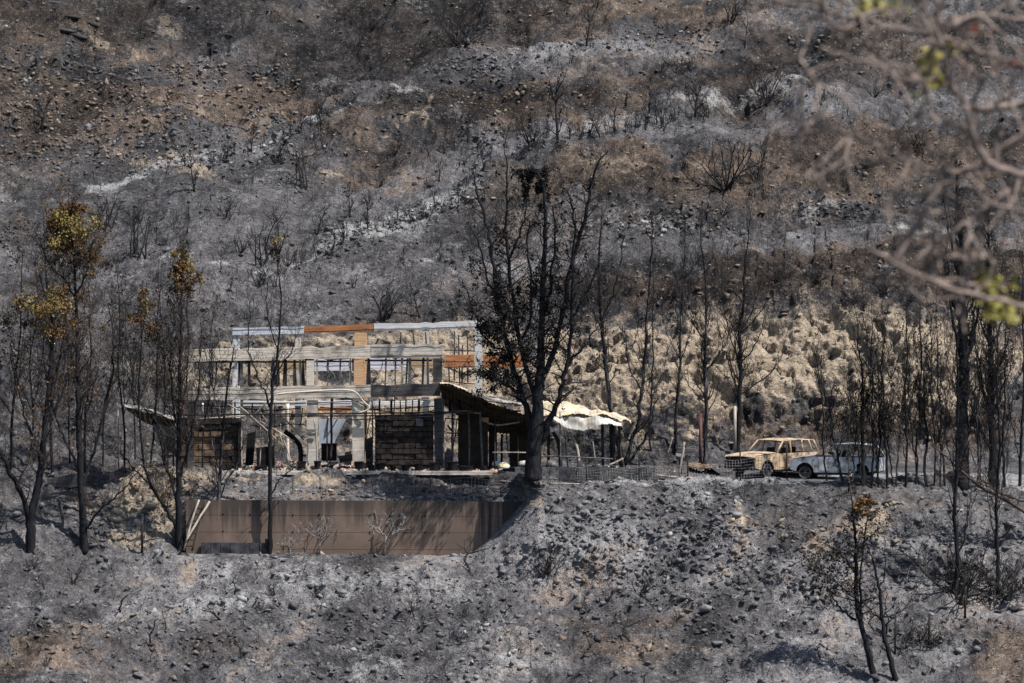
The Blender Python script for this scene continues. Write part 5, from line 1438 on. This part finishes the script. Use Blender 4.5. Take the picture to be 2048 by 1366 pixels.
def grid_panel(name, rows, mat, parent, thick=0.02):
    """curved panel through rows of 3d points"""
    nr, nc = len(rows), len(rows[0])
    v = [Vector(p) for r in rows for p in r]
    v2 = [p - Vector((0, 0, thick)) for p in v]
    f = []
    for i in range(nr - 1):
        for j in range(nc - 1):
            a = i * nc + j
            f.append((a, a + 1, a + nc + 1, a + nc))
            b_ = a + nr * nc
            f.append((b_ + nc, b_ + nc + 1, b_ + 1, b_))
    o = mesh_obj(name, v + v2, f, mat, parent, True)
    return o
def arch(xc, zc, r, a0=180, a1=0, n=9):
    return [(xc + r * math.cos(math.radians(a0 + (a1 - a0) * k / n)), zc + r * math.sin(math.radians(a0 + (a1 - a0) * k / n))) for k in range(n + 1)]

def car(name, label, loc, heading, spec):
    """x points forward. spec gives the side profile"""
    root = empty(name, loc, label, 'car', rz=heading)
    s = spec
    hw = s['W'] / 2
    xf, xr = s['L'] / 2, -s['L'] / 2
    xw1, xw2, rw = s['wf'], s['wr'], s['rw']
    zs, zb, zh, zr = s['sill'], s['belt'], s['hood'], s['H']
    xa, xt0, xt1, xd = s['xa'], s['xt0'], s['xt1'], s['xd']      # A-pillar foot, roof front, roof rear, tail-glass foot
    body, hoodm, roofm = M[s['body']], M[s['hoodm']], M[s['roofm']]
    nose = s['nose']
    for sg in (1, -1):
        lo = [(xr, zs + .12), (xr + .06, zs)] + [(x, z) for (x, z) in reversed(arch(xw2, rw, rw * 1.18, 0, 180))][::1]
        lo = [(xr, zs + .15)] + arch(xw2, rw * .98, rw * 1.2, 180, 0) + [(xw2 + rw * 1.3, zs), (xw1 - rw * 1.3, zs)] + arch(xw1, rw * .98, rw * 1.2, 180, 0) + [(xf - .04, zs + .12), (xf, zs + .3), (xf - .02, nose - .05), (xf - .12, nose)]
        up_ = [(xa, zh), (xa - .12, zb), (xd, zb), (xr + .04, zb - .04), (xr, zb - .25)]
        y1_, y0_ = sg * hw, sg * (hw - .07)
        prism('side_panel', lo + up_, min(y0_, y1_), max(y0_, y1_), body, root)
        # doors stand a little proud
        dz0, dz1 = zs + .08, zb - .02
        for (d0, d1) in s['doors']:
            o_ = prism('door', [(d0, dz0), (d1, dz0), (d1, dz1), (d0, dz1)], min(sg * hw, sg * (hw + .015)), max(sg * hw, sg * (hw + .015)), body, root, 0.006)
            bar('handle', [(d0 + .08, sg * (hw + .03), dz1 - .14), (d0 + .26, sg * (hw + .03), dz1 - .14)], .035, M['rim'], o_)
        prism('sill', [(xw2 + rw * 1.35, zs - .10), (xw1 - rw * 1.35, zs - .10), (xw1 - rw * 1.35, zs - .01), (xw2 + rw * 1.35, zs - .01)], min(sg * hw, sg * (hw - .1)), max(sg * hw, sg * (hw - .1)), M['soot'], root)
        yi = sg * (hw - .05); yt = sg * (hw - .17)
        def pil(p, q, w): 
            bar('pillar', [p, ((p[0]+q[0])/2, (p[1]*.45+q[1]*.55), (p[2]+q[2])/2 + .015), q], w, roofm, root, 6)
        pil((xa, yi, zh), (xt0, yt, zr - .05), s['pa'])
        for (xb0, xb1, w) in s['pill']:
            pil((xb0, yi, zb), (xb1, yt, zr - .04), w)
        pil((xd, yi, zb), (xt1, yt, zr - .06), .11)
        bar('roof_rail', [(xt0, yt, zr - .05), ((xt0 + xt1) / 2, yt, zr), (xt1, yt, zr - .06)], .07, roofm, root)
    ys_ = [-1, -.7, -.35, 0, .35, .7, 1]
    grid_panel('roof', [[(x, k * (hw - .17), zr - .05 + c * .07 + .03 * (1 - k * k)) for k in ys_] for (x, c) in ((xt0, 0), (xt0 * .6 + xt1 * .4, .85), ((xt0 + xt1) / 2, 1), (xt0 * .3 + xt1 * .7, .8), (xt1, -.1))], roofm, root, .03)
    grid_panel('hood', [[(x, k * (hw - .06), z + .04 * (1 - k * k)) for k in ys_] for (x, z) in ((xa + .02, zh + .02), ((xa + xf) / 2, (zh + nose) / 2 + .045), (xf - .15, nose + .03), (xf - .03, nose - .05))], hoodm, root, .03)
    grid_panel('tail_panel', [[(xr + .03, k * (hw - .08), zb - .02) for k in ys_], [(xr, k * (hw - .08), zb - .3) for k in ys_], [(xr + .02, k * (hw - .08), zs + .1) for k in ys_]], body, root, .03)
    # front: dark open grille with lamp sockets and a bumper bar
    prism('front_panel', [(xf - .10, zs + .05), (xf - .03, zs + .05), (xf - .03, nose - .06), (xf - .10, nose - .06)], -(hw - .08), hw - .08, M['soot'], root)
    for k in range(4):
        bar('grille_bar', [(xf - .015, -(hw * .45), nose - .14 - k * .07), (xf - .015, hw * .45, nose - .14 - k * .07)], .022, M['rim'], root)
    for sg in (1, -1):
        tb = TB()
        c = Vector((xf - .02, sg * hw * .70, nose - .2))
        tb.tube([c + Vector((-.05, 0, 0)), c + Vector((.02, 0, 0))], [.15, .13], 10)
        tb.obj('headlight_socket', M['soot'], root)
    prism('bumper', [(xf - .06, zs + .02), (xf + .07, zs + .05), (xf + .07, zs + .20), (xf - .04, zs + .22)], -(hw - .05), hw - .05, M[s['bump']], root, .02)
    prism('floor_pan', [(xr + .1, zs), (xf - .15, zs), (xf - .15, zs + .06), (xr + .1, zs + .06)], -(hw - .09), hw - .09, M['soot'], root)
    prism('firewall', [(xa - .02, zs), (xa + .05, zs), (xa + .05, zh - .02), (xa - .02, zh - .05)], -(hw - .09), hw - .09, M['soot'], root)
    prism('engine_block', [(xa + .25, zs), (xf - .3, zs), (xf - .35, nose - .18), (xa + .3, nose - .12)], -.35, .35, M['grey_metal'], root, .04)
    for (sx, sy) in s['seats']:
        o_ = prism('seat_frame', [(sx, zs + .06), (sx + .45, zs + .06), (sx + .45, zs + .34), (sx + .06, zs + .36), (sx - .12, zs + .95), (sx - .2, zs + .93)], sy - .22, sy + .22, M['char_wood'], root, .02)
    # wheels burnt down to the rims
    for (x, sg) in ((xw1, 1), (xw1, -1), (xw2, 1), (xw2, -1)):
        we = TB()
        rr, wd = rw * .80, .20
        yc = sg * (hw - .12)
        prof = [(rr, -wd / 2), (rr * 1.06, -wd / 2 + .015), (rr * .90, -wd / 4), (rr * .88, wd / 4), (rr * 1.06, wd / 2 - .015), (rr, wd / 2), (rr * .82, wd / 2 - .02), (rr * .78, 0), (rr * .3, .02), (rr * .26, .05), (0.02, .05)]
        v, f = [], []
        n = 20
        for (q, d) in prof:
            for k in range(n):
                a = 2 * math.pi * k / n
                v.append((x + q * math.cos(a), yc + sg * d, rw * .84 + q * math.sin(a)))
        for j in range(len(prof) - 1):
            for k in range(n):
                f.append((j * n + k, j * n + (k + 1) % n, (j + 1) * n + (k + 1) % n, (j + 1) * n + k))
        wh = mesh_obj('wheel', v, f, M['rim'], root)
        tv = TB()
        ring = [Vector((x + rr * 1.03 * math.cos(2 * math.pi * k / 18), yc, rw * .84 + rr * 1.03 * math.sin(2 * math.pi * k / 18))) for k in range(19)]
        tv.tube(ring, [.06] * 19, 6)
        tv.obj('tyre_remains', M['soot'], wh)
    return root
suv = dict(L=4.6, W=1.86, H=1.66, wf=1.42, wr=-1.30, rw=0.37, sill=0.34, belt=1.06, hood=1.08, nose=0.98, xa=0.72, xt0=0.18, xt1=-1.95, xd=-2.15, body='car_tan', hoodm='car_tan', roofm='car_tan', bump='char_wood',
           doors=[(-.20, .62), (-1.02, -.22)], pill=[(-.24, -.30, .10), (-1.08, -1.12, .10), (-1.75, -1.6, .08)], pa=.085, seats=[(-.2, .42), (-.2, -.42), (-1.2, 0)])
def on_pad(px, Y):
    x = (px - 1024) / FPX * Y
    return Vector((x, Y, ground_at(x, Y)))
p = on_pad(1546, 151.2)
car('burnt_car', 'burnt out tan rusted off road car facing the camera without glass', p, math.atan2(-0.70, -0.71), suv)
sedan = dict(L=4.1, W=1.74, H=1.58, wf=1.34, wr=-1.22, rw=0.34, sill=0.30, belt=1.0, hood=1.02, nose=0.88, xa=0.92, xt0=0.14, xt1=-1.62, xd=-1.98, body='car_white', hoodm='car_grey', roofm='car_grey', bump='soot',
             doors=[(-.28, .68), (-1.05, -.30)], pill=[(-.30, -.38, .08), (-1.10, -1.10, .07)], pa=.06, seats=[(-.1, .38), (-.1, -.38), (-1.0, 0)])
p = on_pad(1676, 149.9)
car('burnt_car', 'burnt out white car with bare front rim half hidden by the thicket', p, math.atan2(0.30, -0.95), sedan)
# ------------------------------------------------------------------ rocks
def mat_rock(name, attr):
    m, nt, b = nodes_of(name)
    pos = wpos(nt)
    f = noise(nt, pos, 5.0, 5, 0.7)
    if attr:
        a = N(nt, 'ShaderNodeAttribute', attribute_name='tint').outputs['Color']
        col = mixc(nt, ramp(nt, f, [(0.3, 0.0), (0.7, 1.0)]), mixc(nt, 0.55, a, (0.02, 0.02, 0.022)), a)
    else:
        oi = nt.nodes.new('ShaderNodeObjectInfo')
        col = mixc(nt, ramp(nt, f, [(0.3, 0.0), (0.7, 1.0)]), mixc(nt, 0.45, oi.outputs['Color'], (0.02, 0.02, 0.022)), oi.outputs['Color'])
    nt.links.new(col, b.inputs['Base Color'])
    bumped(nt, b, f, 0.6, 0.06)
    return m
M['rock'] = mat_rock('burnt_rock', False)
M['rubble'] = mat_rock('burnt_rubble', True)
def rock_shape(seed, sub):
    # angular broken stone: hull of a few points in a squashed box
    bm = bmesh.new()
    r = random.Random(seed)
    for k in range(9 if sub == 1 else 15):
        q = Vector((r.uniform(-1, 1), r.uniform(-.8, .8), r.uniform(-.8, .8)))
        q = q.normalized() * r.uniform(.75, 1.0) if q.length > 1 else q.normalized() * (q.length * .3 + .65)
        bm.verts.new(q)
    res = bmesh.ops.convex_hull(bm, input=bm.verts)
    bmesh.ops.delete(bm, geom=[g for g in res['geom_interior'] if isinstance(g, bmesh.types.BMVert)], context='VERTS')
    bmesh.ops.triangulate(bm, faces=bm.faces)
    A = np.array([v.co[:] for v in bm.verts])
    bm.verts.index_update()
    Fc = np.array([[v.index for v in f.verts] for f in bm.faces])
    bm.free()
    return A, Fc
RS = [rock_shape(500 + k, 2) for k in range(10)]
rock_me = []
for A, Fc in RS:
    rock_me.append(big_mesh('rock', A, Fc, M['rock'], False))
_rr = random.Random(909)
ROCKN = []
ROCK_TINT = {'grey': ((0.10, 0.10, 0.108), (0.23, 0.228, 0.238)), 'dark': ((0.025, 0.025, 0.029), (0.075, 0.073, 0.08)), 'brown': ((0.14, 0.112, 0.092), (0.31, 0.245, 0.195)), 'tan': ((0.28, 0.235, 0.19), (0.46, 0.41, 0.35)), 'white': ((0.28, 0.28, 0.285), (0.46, 0.455, 0.45))}
def rock(px, py, wpx, tint, label, group=None, flatz=0.62, name='rock'):
    g, v, u = ground(px, py)
    s = wpx * 0.5 * g.y / FPX
    o = bpy.data.objects.new(name, rock_me[_rr.randrange(len(rock_me))])
    o.location = g + Vector((0, 0, s * 0.12))
    o.scale = (s * _rr.uniform(.9, 1.15), s * _rr.uniform(.7, 1.1), s * flatz * _rr.uniform(.8, 1.2))
    o.rotation_euler = (_rr.uniform(-.35, .35), _rr.uniform(-.35, .35), _rr.uniform(0, 6.28))
    a, c = ROCK_TINT[tint]
    t = _rr.random()
    o.color = (*[a[k] + (c[k] - a[k]) * t for k in range(3)], 1)
    link(o)
    tag(o, label, 'rock', group)
    ROCKN.append(o)
    return o
for (x, y, w, t, lb_) in ((232,1046,34,'tan','large tan block on the rubble slope left of the retaining wall'),(275,1050,30,'tan','flat topped tan block right of the larger one on the rubble slope'),(268,1072,20,'white','bright squarish white block low on the rubble slope'),
                      (300,1026,44,'tan','long pale slab slanting up the rubble slope'),(190,1075,28,'grey','grey block at the foot of the second left trunk'),(135,1018,26,'grey','rounded grey boulder between the two left trunks'),(30,1040,30,'grey','rounded grey boulder left of the first left trunk'),
                      (195,1040,26,'grey','grey boulder upslope of the second left trunk'),(640,1108,22,'tan','pale rounded stone at the foot of the bleached shrub'),(1340,1012,16,'grey','blue grey stone on the upper stony slope'),
                      (1472,1032,30,'white','bright white stone on the pale streak of the stony slope'),(1357,1128,24,'grey','bluish boulder in the middle of the stony slope'),(1318,1066,22,'grey','blue grey boulder below the scrap heap'),(1385,1142,22,'dark','dark bluish boulder right of the bluish one'),
                      (1790,1150,36,'grey','big pale grey boulder behind the bare tree at lower right'),(1826,1150,22,'grey','smaller pale boulder beside the big pale grey one'),(1433,1292,26,'grey','grey boulder on the lower slope at centre right'),(1460,1322,22,'dark','dark upright boulder near the bottom edge at centre right'),
                      (1575,1100,44,'dark','dark overhanging ledge rock on the stony slope'),(1410,1222,34,'grey','flat brownish grey boulder on the lower stony slope'),(1135,1352,24,'grey','grey boulder at the bottom edge below centre'),(410,1332,24,'grey','dark grey boulder near the bottom edge at left'),
                      (720,1288,30,'dark','dark stone group leader on the ash slope at centre'),(760,1296,20,'dark','dark stone right beside the dark one at centre'),(745,1252,16,'grey','grey stone below the retaining wall'),(620,1180,18,'dark','dark stone upslope below the retaining wall'),(2022,1222,30,'dark','dark boulder at the right edge below the two trees'),
                      (1862,1232,18,'grey','grey rock beside the short burnt stake at lower right'),(965,398,14,'dark','dark boulder on the terrace rim'),(825,372,26,'dark','dark block on the bench above the roof'),(860,374,22,'dark','dark block right of its twin on the bench above the roof'),(398,548,22,'dark','dark boulder beside the leafy tree top at left')):
    rock(x, y, w, t, lb_)
for k in range(18):
    t = _rr.random()
    o = rock(60 + 380 * t + _rr.gauss(0, 14), 42 + 52 * t + _rr.gauss(0, 14), _rr.uniform(16, 44), 'dark', 'long dark rock of the slanting outcrop at upper left', 'rocks of the slanting outcrop', 0.34, 'outcrop_rock')
    o.location.z -= 0.12
    o.rotation_euler = (_rr.uniform(-.1, .1), _rr.uniform(.08, .3), _rr.uniform(-.3, .3))
    o.scale.y *= .7
rock_zones = [ # cx, cy, rx, ry, n, wmin, wmax, tints, label
 (290, 285, 290, 62, 34, 10, 24, ('brown','grey','dark'), 'angular stone in the brown scree at upper left'),
 (120, 180, 160, 60, 8, 9, 18, ('brown','grey'), 'stone on the upper part of the brown scree at left'),
 (800, 440, 160, 10, 26, 8, 14, ('white','grey'), 'pale stone in the white stone line slanting above the roof'),
 (1180, 100, 240, 16, 18, 8, 17, ('grey','white','dark'), 'stone in the grey stone band near the top at centre'),
 (960, 130, 60, 16, 12, 9, 16, ('dark','grey'), 'dark stone in the heap left of the grey stone band'),
 (1000, 185, 130, 26, 12, 9, 18, ('dark',), 'dark stone on the brown bank below the stone band'),
 (1340, 465, 150, 22, 18, 8, 18, ('grey','white','dark'), 'stone in the rubble band above the brown bank'),
 (1710, 420, 120, 24, 12, 9, 20, ('grey','dark'), 'stone in the rubble band behind the blurred branches'),
 (1650, 95, 120, 22, 12, 8, 16, ('grey','white'), 'stone in the rubble at the upper right behind the branches'),
 (1300, 1070, 230, 60, 28, 9, 24, ('grey','grey','dark'), 'bluish grey stone on the stony slope below the scrap heap'),
 (1480, 1170, 260, 80, 20, 9, 24, ('grey','dark'), 'stone on the middle of the stony slope below the cars'),
 (860, 992, 190, 10, 20, 9, 20, ('dark','grey'), 'dark stone in the row lying along the retaining wall top'),
 (560, 985, 160, 16, 10, 8, 18, ('tan','brown'), 'tan stone on the ground above the left half of the wall'),
 (250, 1045, 110, 40, 16, 8, 20, ('tan','brown','grey'), 'broken stone on the rubble slope left of the wall'),
 (700, 1270, 560, 70, 12, 8, 18, ('grey','dark'), 'scattered stone on the ashy foreground slope'),
 (1400, 1290, 400, 60, 10, 8, 18, ('grey','dark'), 'scattered stone low on the slope at lower right'),
 (690, 1106, 220, 4, 12, 7, 12, ('brown','tan','grey'), 'small stone at the foot of the retaining wall')]
for (cx, cy, rx, ry, n, w0, w1, tn, lb_) in rock_zones:
    for k in range(n):
        a, q = _rr.uniform(0, 6.28), math.sqrt(_rr.random())
        rock(cx + rx * q * math.cos(a), cy + ry * q * math.sin(a) - (rx * q * math.cos(a) * 0.35 if 'slanting' in lb_ else (0.17 * rx * q * math.cos(a) if 'near the top' in lb_ else 0)), _w := w0 + (w1 - w0) * _rr.random() ** 1.8, _t := _rr.choice(tn), ('large ' if _w > w0 + .45 * (w1 - w0) else 'small ' if _w < w0 + .15 * (w1 - w0) else 'medium ') + ('' if any(c in lb_ for c in ('dark', 'tan', 'pale', 'bluish')) or _t == 'white' else _t + ' ') + lb_.replace('small ', ''), 'rocks: ' + lb_)

# ---- loose rubble too fine to count
SS = []
for k in range(16):
    A, Fc = rock_shape(700 + k, 1)
    SS.append((A, Fc))
rs = np.random.RandomState(5)
def scatter_stones(n, dens, smin, smax, name, tint_f, px_r=(-120, 2170), py_r=(0, 1380), power=3.0):
    pts, tn, sz = [], [], []
    while len(pts) < n:
        px, py = rs.uniform(*px_r), rs.uniform(*py_r)
        u = int(np.clip(np.searchsorted(U, px), 0, nU - 1))
        v = int(np.clip(np.searchsorted(-TMIN[:, u], -py), 0, nV - 1))
        if rs.rand() > dens(v, u): continue
        pts.append(PT[v, u]); tn.append(tint_f(v, u)); sz.append(smin + (smax - smin) * rs.rand() ** power)
    pts, tn, sz = np.array(pts), np.array(tn), np.array(sz)
    VV, FF, TT, off = [], [], [], 0
    for k, (A, Fc) in enumerate(SS):
        ids = np.arange(k, n, len(SS))
        a = rs.rand(len(ids)) * 6.28
        b_ = rs.randn(len(ids)) * .5
        sc = sz[ids][:, None] * np.stack([1 + .3 * rs.randn(len(ids)), 1 + .3 * rs.randn(len(ids)), .65 + .2 * rs.randn(len(ids))], -1).clip(.3, 2)
        L = A[None] * sc[:, None, :]
        ca, sa, cb_, sb = np.cos(a)[:, None], np.sin(a)[:, None], np.cos(b_)[:, None], np.sin(b_)[:, None]
        y, z = L[..., 1] * cb_ - L[..., 2] * sb, L[..., 1] * sb + L[..., 2] * cb_
        x = L[..., 0]
        X, Yv = x * ca - y * sa, x * sa + y * ca
        V3 = np.stack([X, Yv, z], -1) + pts[ids][:, None, :] + np.array([0, 0, 0.02])
        nn = A.shape[0]
        FF.append((Fc[None] + (np.arange(len(ids)) * nn)[:, None, None] + off).reshape(-1, 3))
        VV.append(V3.reshape(-1, 3))
        TT.append(np.repeat(tn[ids], nn, 0))
        off += len(ids) * nn
    V3, TT = np.concatenate(VV), np.concatenate(TT)
    me_ = big_mesh(name, V3, np.concatenate(FF), M['rubble'], False)
    pt_attr(me_, 'tint', np.concatenate([TT, np.ones((len(TT), 1))], 1))
    o = link(bpy.data.objects.new(name, me_))
    return o
def tint_zone(v, u):
    b_, c, w = Zb[v, u], Zc[v, u], Zw[v, u]
    base = (np.array([0.075, 0.073, 0.076]) + np.array([0.13, 0.128, 0.132]) * Ttone[v, u]) * rs.uniform(.5, 1.6)
    t = base
    if rs.rand() < b_: t = np.array([0.22, 0.175, 0.14]) * rs.uniform(.5, 1.5)
    if rs.rand() < c: t = np.array([0.42, 0.345, 0.26]) * rs.uniform(.5, 1.3)
    if rs.rand() < w * .8: t = np.array([0.34, 0.34, 0.345]) * rs.uniform(.5, 1.3)
    return t
def dens_all(v, u):
    return (0.07 + 0.9 * Zr[v, u] + 0.05 * cliffm[v, u] + .1 * Zw[v, u] + 1.0 * (U[u] < 600 and 330 > TPY[v, u] > 130)) * (0.12 if flat[v, u] > .5 else 1) * (0 if (ROWK[v] > 3.0 and ROWK[v] < 4.95 and 330 < U[u] < 1070) else 1)
o = scatter_stones(26000, dens_all, 0.03, 0.25, 'loose_rubble', tint_zone, power=4.0)
tag(o, 'loose broken stones strewn over the burnt hillside', 'rubble', kind='stuff')
def dens_house(v, u):
    return 1.0 if 6.5 < ROWK[v] < 7.8 else 0.0
def tint_house(v, u):
    return [np.array([0.55, 0.50, 0.46]), np.array([0.48, 0.30, 0.24]), np.array([0.06, 0.055, 0.055]), np.array([0.25, 0.22, 0.20])][rs.randint(4)] * rs.uniform(.6, 1.2)
o = scatter_stones(3200, dens_house, 0.03, 0.24, 'house_debris', tint_house, (390, 1000), (922, 948), 2.0)
tag(o, 'broken tiles and plaster bits on the floor of the gutted house', 'debris', kind='stuff')
o = scatter_stones(700, dens_house, 0.03, 0.16, 'yard_debris', lambda v, u: np.array([0.2, 0.18, 0.17]) * rs.uniform(.2, 2.4), (1050, 1480), (922, 962), 2.0)
tag(o, 'broken bits lying about the yard beside the cars', 'debris', kind='stuff')

# ---- charred sticks and stubble too fine to count
tb = TB()
rl = random.Random(31)
cnt = 0
while cnt < 5200:
    px, py = rl.uniform(-100, 2150), rl.uniform(0, 1370)
    g, v, u = ground(px, py)
    if flat[v, u] > .5 and rl.random() < .9: continue
    if cliffm[v, u] > .5 and rl.random() < .8: continue
    if 3.0 < ROWK[v] < 5.0 and 330 < px < 1070: continue
    for q in range(rl.randint(1, 3)):
        d = Vector((rl.gauss(0, .5), rl.gauss(0, .5), rl.uniform(.1, 1)))
        d.normalize()
        L = rl.uniform(.12, .5) * (1.8 if rl.random() < .06 else 1)
        mid = g + d * L * .5 + rv(rl, .05)
        tb.tube([g - d * .03, mid, g + d * L + rv(rl, .05)], [.011, .008, .005], 3)
    cnt += 1
cnt = 0
while cnt < 1900:
    px, py = rl.uniform(0, 2048), rl.uniform(5, 640)
    g, v, u = ground(px, py)
    if cliffm[v, u] > .6 or rl.random() > .3 + .3 * midslope[v, u] + .4 * bench[v, u]: continue
    for q in range(rl.randint(1, 4)):
        d = Vector((rl.gauss(0, .3), rl.gauss(0, .3), 1)).normalized()
        L = rl.uniform(.2, .75)
        p = g + Vector((rl.gauss(0, .15), rl.gauss(0, .15), -.04))
        tb.tube([p, p + d * L * .5 + rv(rl, .04), p + d * L + rv(rl, .07)], [.012, .009, .005], 3)
    cnt += 1
o = tb.obj('charred_litter', M['twig'])
tag(o, 'charred sticks and stubble strewn over the hillside', 'litter', kind='stuff')

# ---- stakes
for (x, y, h, w, lb_) in ((1858,1290,60,5,'short burnt stake standing at lower right near the boulder'),(1930,1236,60,5,'short burnt stake left of the bushy clump at lower right'),(284,1102,74,5,'thin dark stake left of the many stemmed tree'),(1697,985,70,3,'thin light rod standing before the thicket'),(1790,1310,80,4,'thin dark stake beside the bare tree at the bottom edge')):
    g, v, u = ground(x, y)
    o = rod('stake', [(x, y + 3, g.y), (x + 1, y - h, g.y)], w, M['char_wood'])
    tag(o, lb_, 'stake')
# fallen branch with pale twigs at the right
tree('fallen_branch', 'pale broken branch with many twigs hanging in at the right edge', (1960, 985),
     [[(2110,1055,13),(2060,1030,11),(2010,1000,10),(1968,978,8),(1930,948,6),(1895,915,4),(1862,890,2.5)],
      [(2080,1010,8),(2040,1000,7),(1990,980,6),(1950,962,4),(1910,950,3),(1875,945,2)],
      [(1968,978,4),(1955,940,3.5),(1940,900,3),(1932,860,2)], [(1950,962,3),(1910,935,2.5),(1880,925,2)], [(1990,985,3),(1975,960,3),(1962,930,2)]],
     twigs=(16, 14, 6, 6, 4), tw_len=1.1, seed=71, bark='twig_brown', twig_mat='twig_brown', up=0.1, spread=0.8, cat='branch', Y=141.0, t_lo=.2)

# ------------------------------------------------------------------ out-of-focus tree near the camera
M['near_bark'] = mat_noise('pinkish_grey_bark', (0.16, 0.125, 0.108), (0.34, 0.272, 0.235), 20.0, 0.35, 0.65, 0.9)
M['near_leaf'] = mat_noise('yellow_green_leaf', (0.16, 0.145, 0.03), (0.44, 0.39, 0.13), 14.0, 0.35, 0.65, 0.6)
M['near_leaf_red'] = mat_noise('dry_red_leaf', (0.13, 0.04, 0.02), (0.30, 0.10, 0.05), 14.0, 0.35, 0.65, 0.7)
NY = 11.5
ng = W(2700, 1366, NY)
near = empty('near_tree', (ng.x, NY, 3.9), 'out of focus tree reaching its bare branches in from the right', 'tree')
def nlimb(name, pts, w0, w1, k=0.0):
    P, r = [], random.Random(len(pts) * 7 + int(pts[0][1]))
    L = 0
    for i, (x, y) in enumerate(pts):
        if i: L += math.hypot(x - pts[i-1][0], y - pts[i-1][1])
        P.append(W(x, y, NY + k * L / 600))
    P = smooth_path(P, 4, r, 0.004)
    tb = TB()
    n = len(P)
    tb.tube(P, [(w0 + (w1 - w0) * i / (n - 1)) * .5 * NY / FPX for i in range(n)], 8)
    under(tb.obj(name, M['near_bark']), near)
tb = TB()
tb.tube([Vector((ng.x, NY, 3.7)), Vector((ng.x + .05, NY, 6.5)), Vector((ng.x - .05, NY, 8.6)), Vector((ng.x + .08, NY + .1, 11.0))], [.16, .13, .11, .08], 10)
under(tb.obj('trunk', M['near_bark']), near)
for (pts, w0, w1, k) in (([(2690,260),(2400,230),(2180,200),(2048,207),(1965,220),(1930,203),(1900,165),(1886,100),(1878,40),(1868,-30)], 34, 16, 0),
                         ([(2690,300),(2400,200),(2200,160),(2048,128),(1960,105),(1870,76),(1790,56),(1720,34),(1620,14),(1540,0)], 30, 11, .6),
                         ([(1905,172),(1850,160),(1800,142),(1750,128),(1700,114),(1640,95)], 15, 8, -.5),
                         ([(2690,420),(2350,390),(2150,360),(2048,348),(1990,332),(1962,310),(1944,265),(1932,210)], 30, 15, -.4),
                         ([(1990,332),(1900,345),(1850,338),(1800,312),(1740,286),(1660,262),(1580,268),(1500,236)], 16, 7, .8),
                         ([(2300,330),(2150,320),(2048,345),(1992,402),(1935,445),(1870,482),(1800,505),(1740,515)], 22, 9, .3),
                         ([(1992,402),(2030,380),(2100,400),(2300,420)], 14, 20, .3),
                         ([(2250,640),(2100,620),(1990,600),(1940,588),(1860,562),(1790,525),(1740,500)], 20, 9, -.8),
                         ([(1700,114),(1690,60),(1680,20),(1672,-20)], 8, 5, -.2), ([(1600,14),(1612,90),(1605,160),(1590,210)], 8, 5, .5),
                         ([(1650,265),(1640,230),(1620,200)], 8, 5, .2), ([(2200,60),(2048,40),(1960,30),(1900,48)], 15, 7, -1), ([(2200,110),(2090,60),(2030,20),(1990,-20)], 16, 9, -.6),
                         ([(2048,260),(2010,290),(1970,320)], 15, 12, 0), ([(1948,590),(1930,520),(1945,440),(1992,402)], 10, 12, 0), ([(1800,420),(1860,425),(1930,430)], 9, 12, .4),([(2200,200),(2100,250),(2000,300),(1940,360)], 14, 8, .8)):
    nlimb('limb', pts, w0 * 0.6, w1 * 0.68, k)
rl = random.Random(9)
tw = TB()
_tp = []
for (px, py) in ((1885,90),(1790,56),(1720,34),(1650,20),(1850,160),(1760,130),(1944,265),(1900,345),(1820,318),(1700,270),(1610,262),(1935,445),(1870,482),(1800,505),(1940,588),(1860,562),(1960,30),(2000,120),(1990,332),(2040,348),(1870,76),(1960,105),(1600,120),(1690,60),(1930,520),(1980,410),(2020,205)):
    for q in range(5):
        d = Vector((rl.gauss(-.3, .7), rl.gauss(0, .5), rl.gauss(.1, .7))).normalized()
        branchlet(tw, W(px, py, NY + rl.uniform(-.2, .2)), d, rl.uniform(.12, .34), .0075, 1, rl, .0, 2, _tp, .3)
under(tw.obj('crown', M['near_bark']), near)
for (mt, L) in (('near_leaf', [(1755,8,40,14,40),(1725,2,24,10,16),(1862,140,20,38,44),(1848,120,18,18,16),(1990,590,34,40,60),(2015,622,38,22,50),(1975,565,18,20,22),(1905,100,14,10,8)]), ('near_leaf_red', [(1962,60,12,22,8),(2005,120,12,16,5)])):
    tb = TB()
    for (px, py, rx, ry, n) in L:
        for q in range(n):
            p = W(px + rl.gauss(0, rx * .6), py + rl.gauss(0, ry * .6), NY + rl.uniform(-.15, .15))
            d = (rv(rl) + Vector((0, 0, -.5))).normalized()
            tb.leaf(p, d, rl.uniform(.03, .055), rl)
    under(tb.obj('foliage', M[mt], smooth=False), near)

# ------------------------------------------------------------------ tell look-alikes apart
def _px_of(o):
    p = np.array(o.matrix_world.translation if False else o.location)
    return to_px(p[None].astype(float))
_same = {}
for o in bpy.data.objects:
    if o.parent is None and 'label' in o and 'category' in o and o.get('kind') is None:
        _same.setdefault(o['label'], []).append(o)
ORD = ['leftmost', 'second from left', 'third from left', 'fourth from left', 'fifth from left', 'sixth from left', 'seventh from left', 'eighth from left', 'ninth from left', 'tenth from left']
for lb_, L in _same.items():
    if len(L) < 2: continue
    L.sort(key=lambda o: float(_px_of(o)[0][0]))
    n = len(L)
    for i, o in enumerate(L):
        if n == 2: t = ('left', 'right')[i] + ' one'
        elif n <= 20:
            t = ORD[i] if i < (n + 1) // 2 else ORD[n - 1 - i].replace('left', 'right')
        else: continue
        if len((lb_ + ', ' + t).split()) <= 16:
            o['label'] = lb_ + ', ' + t
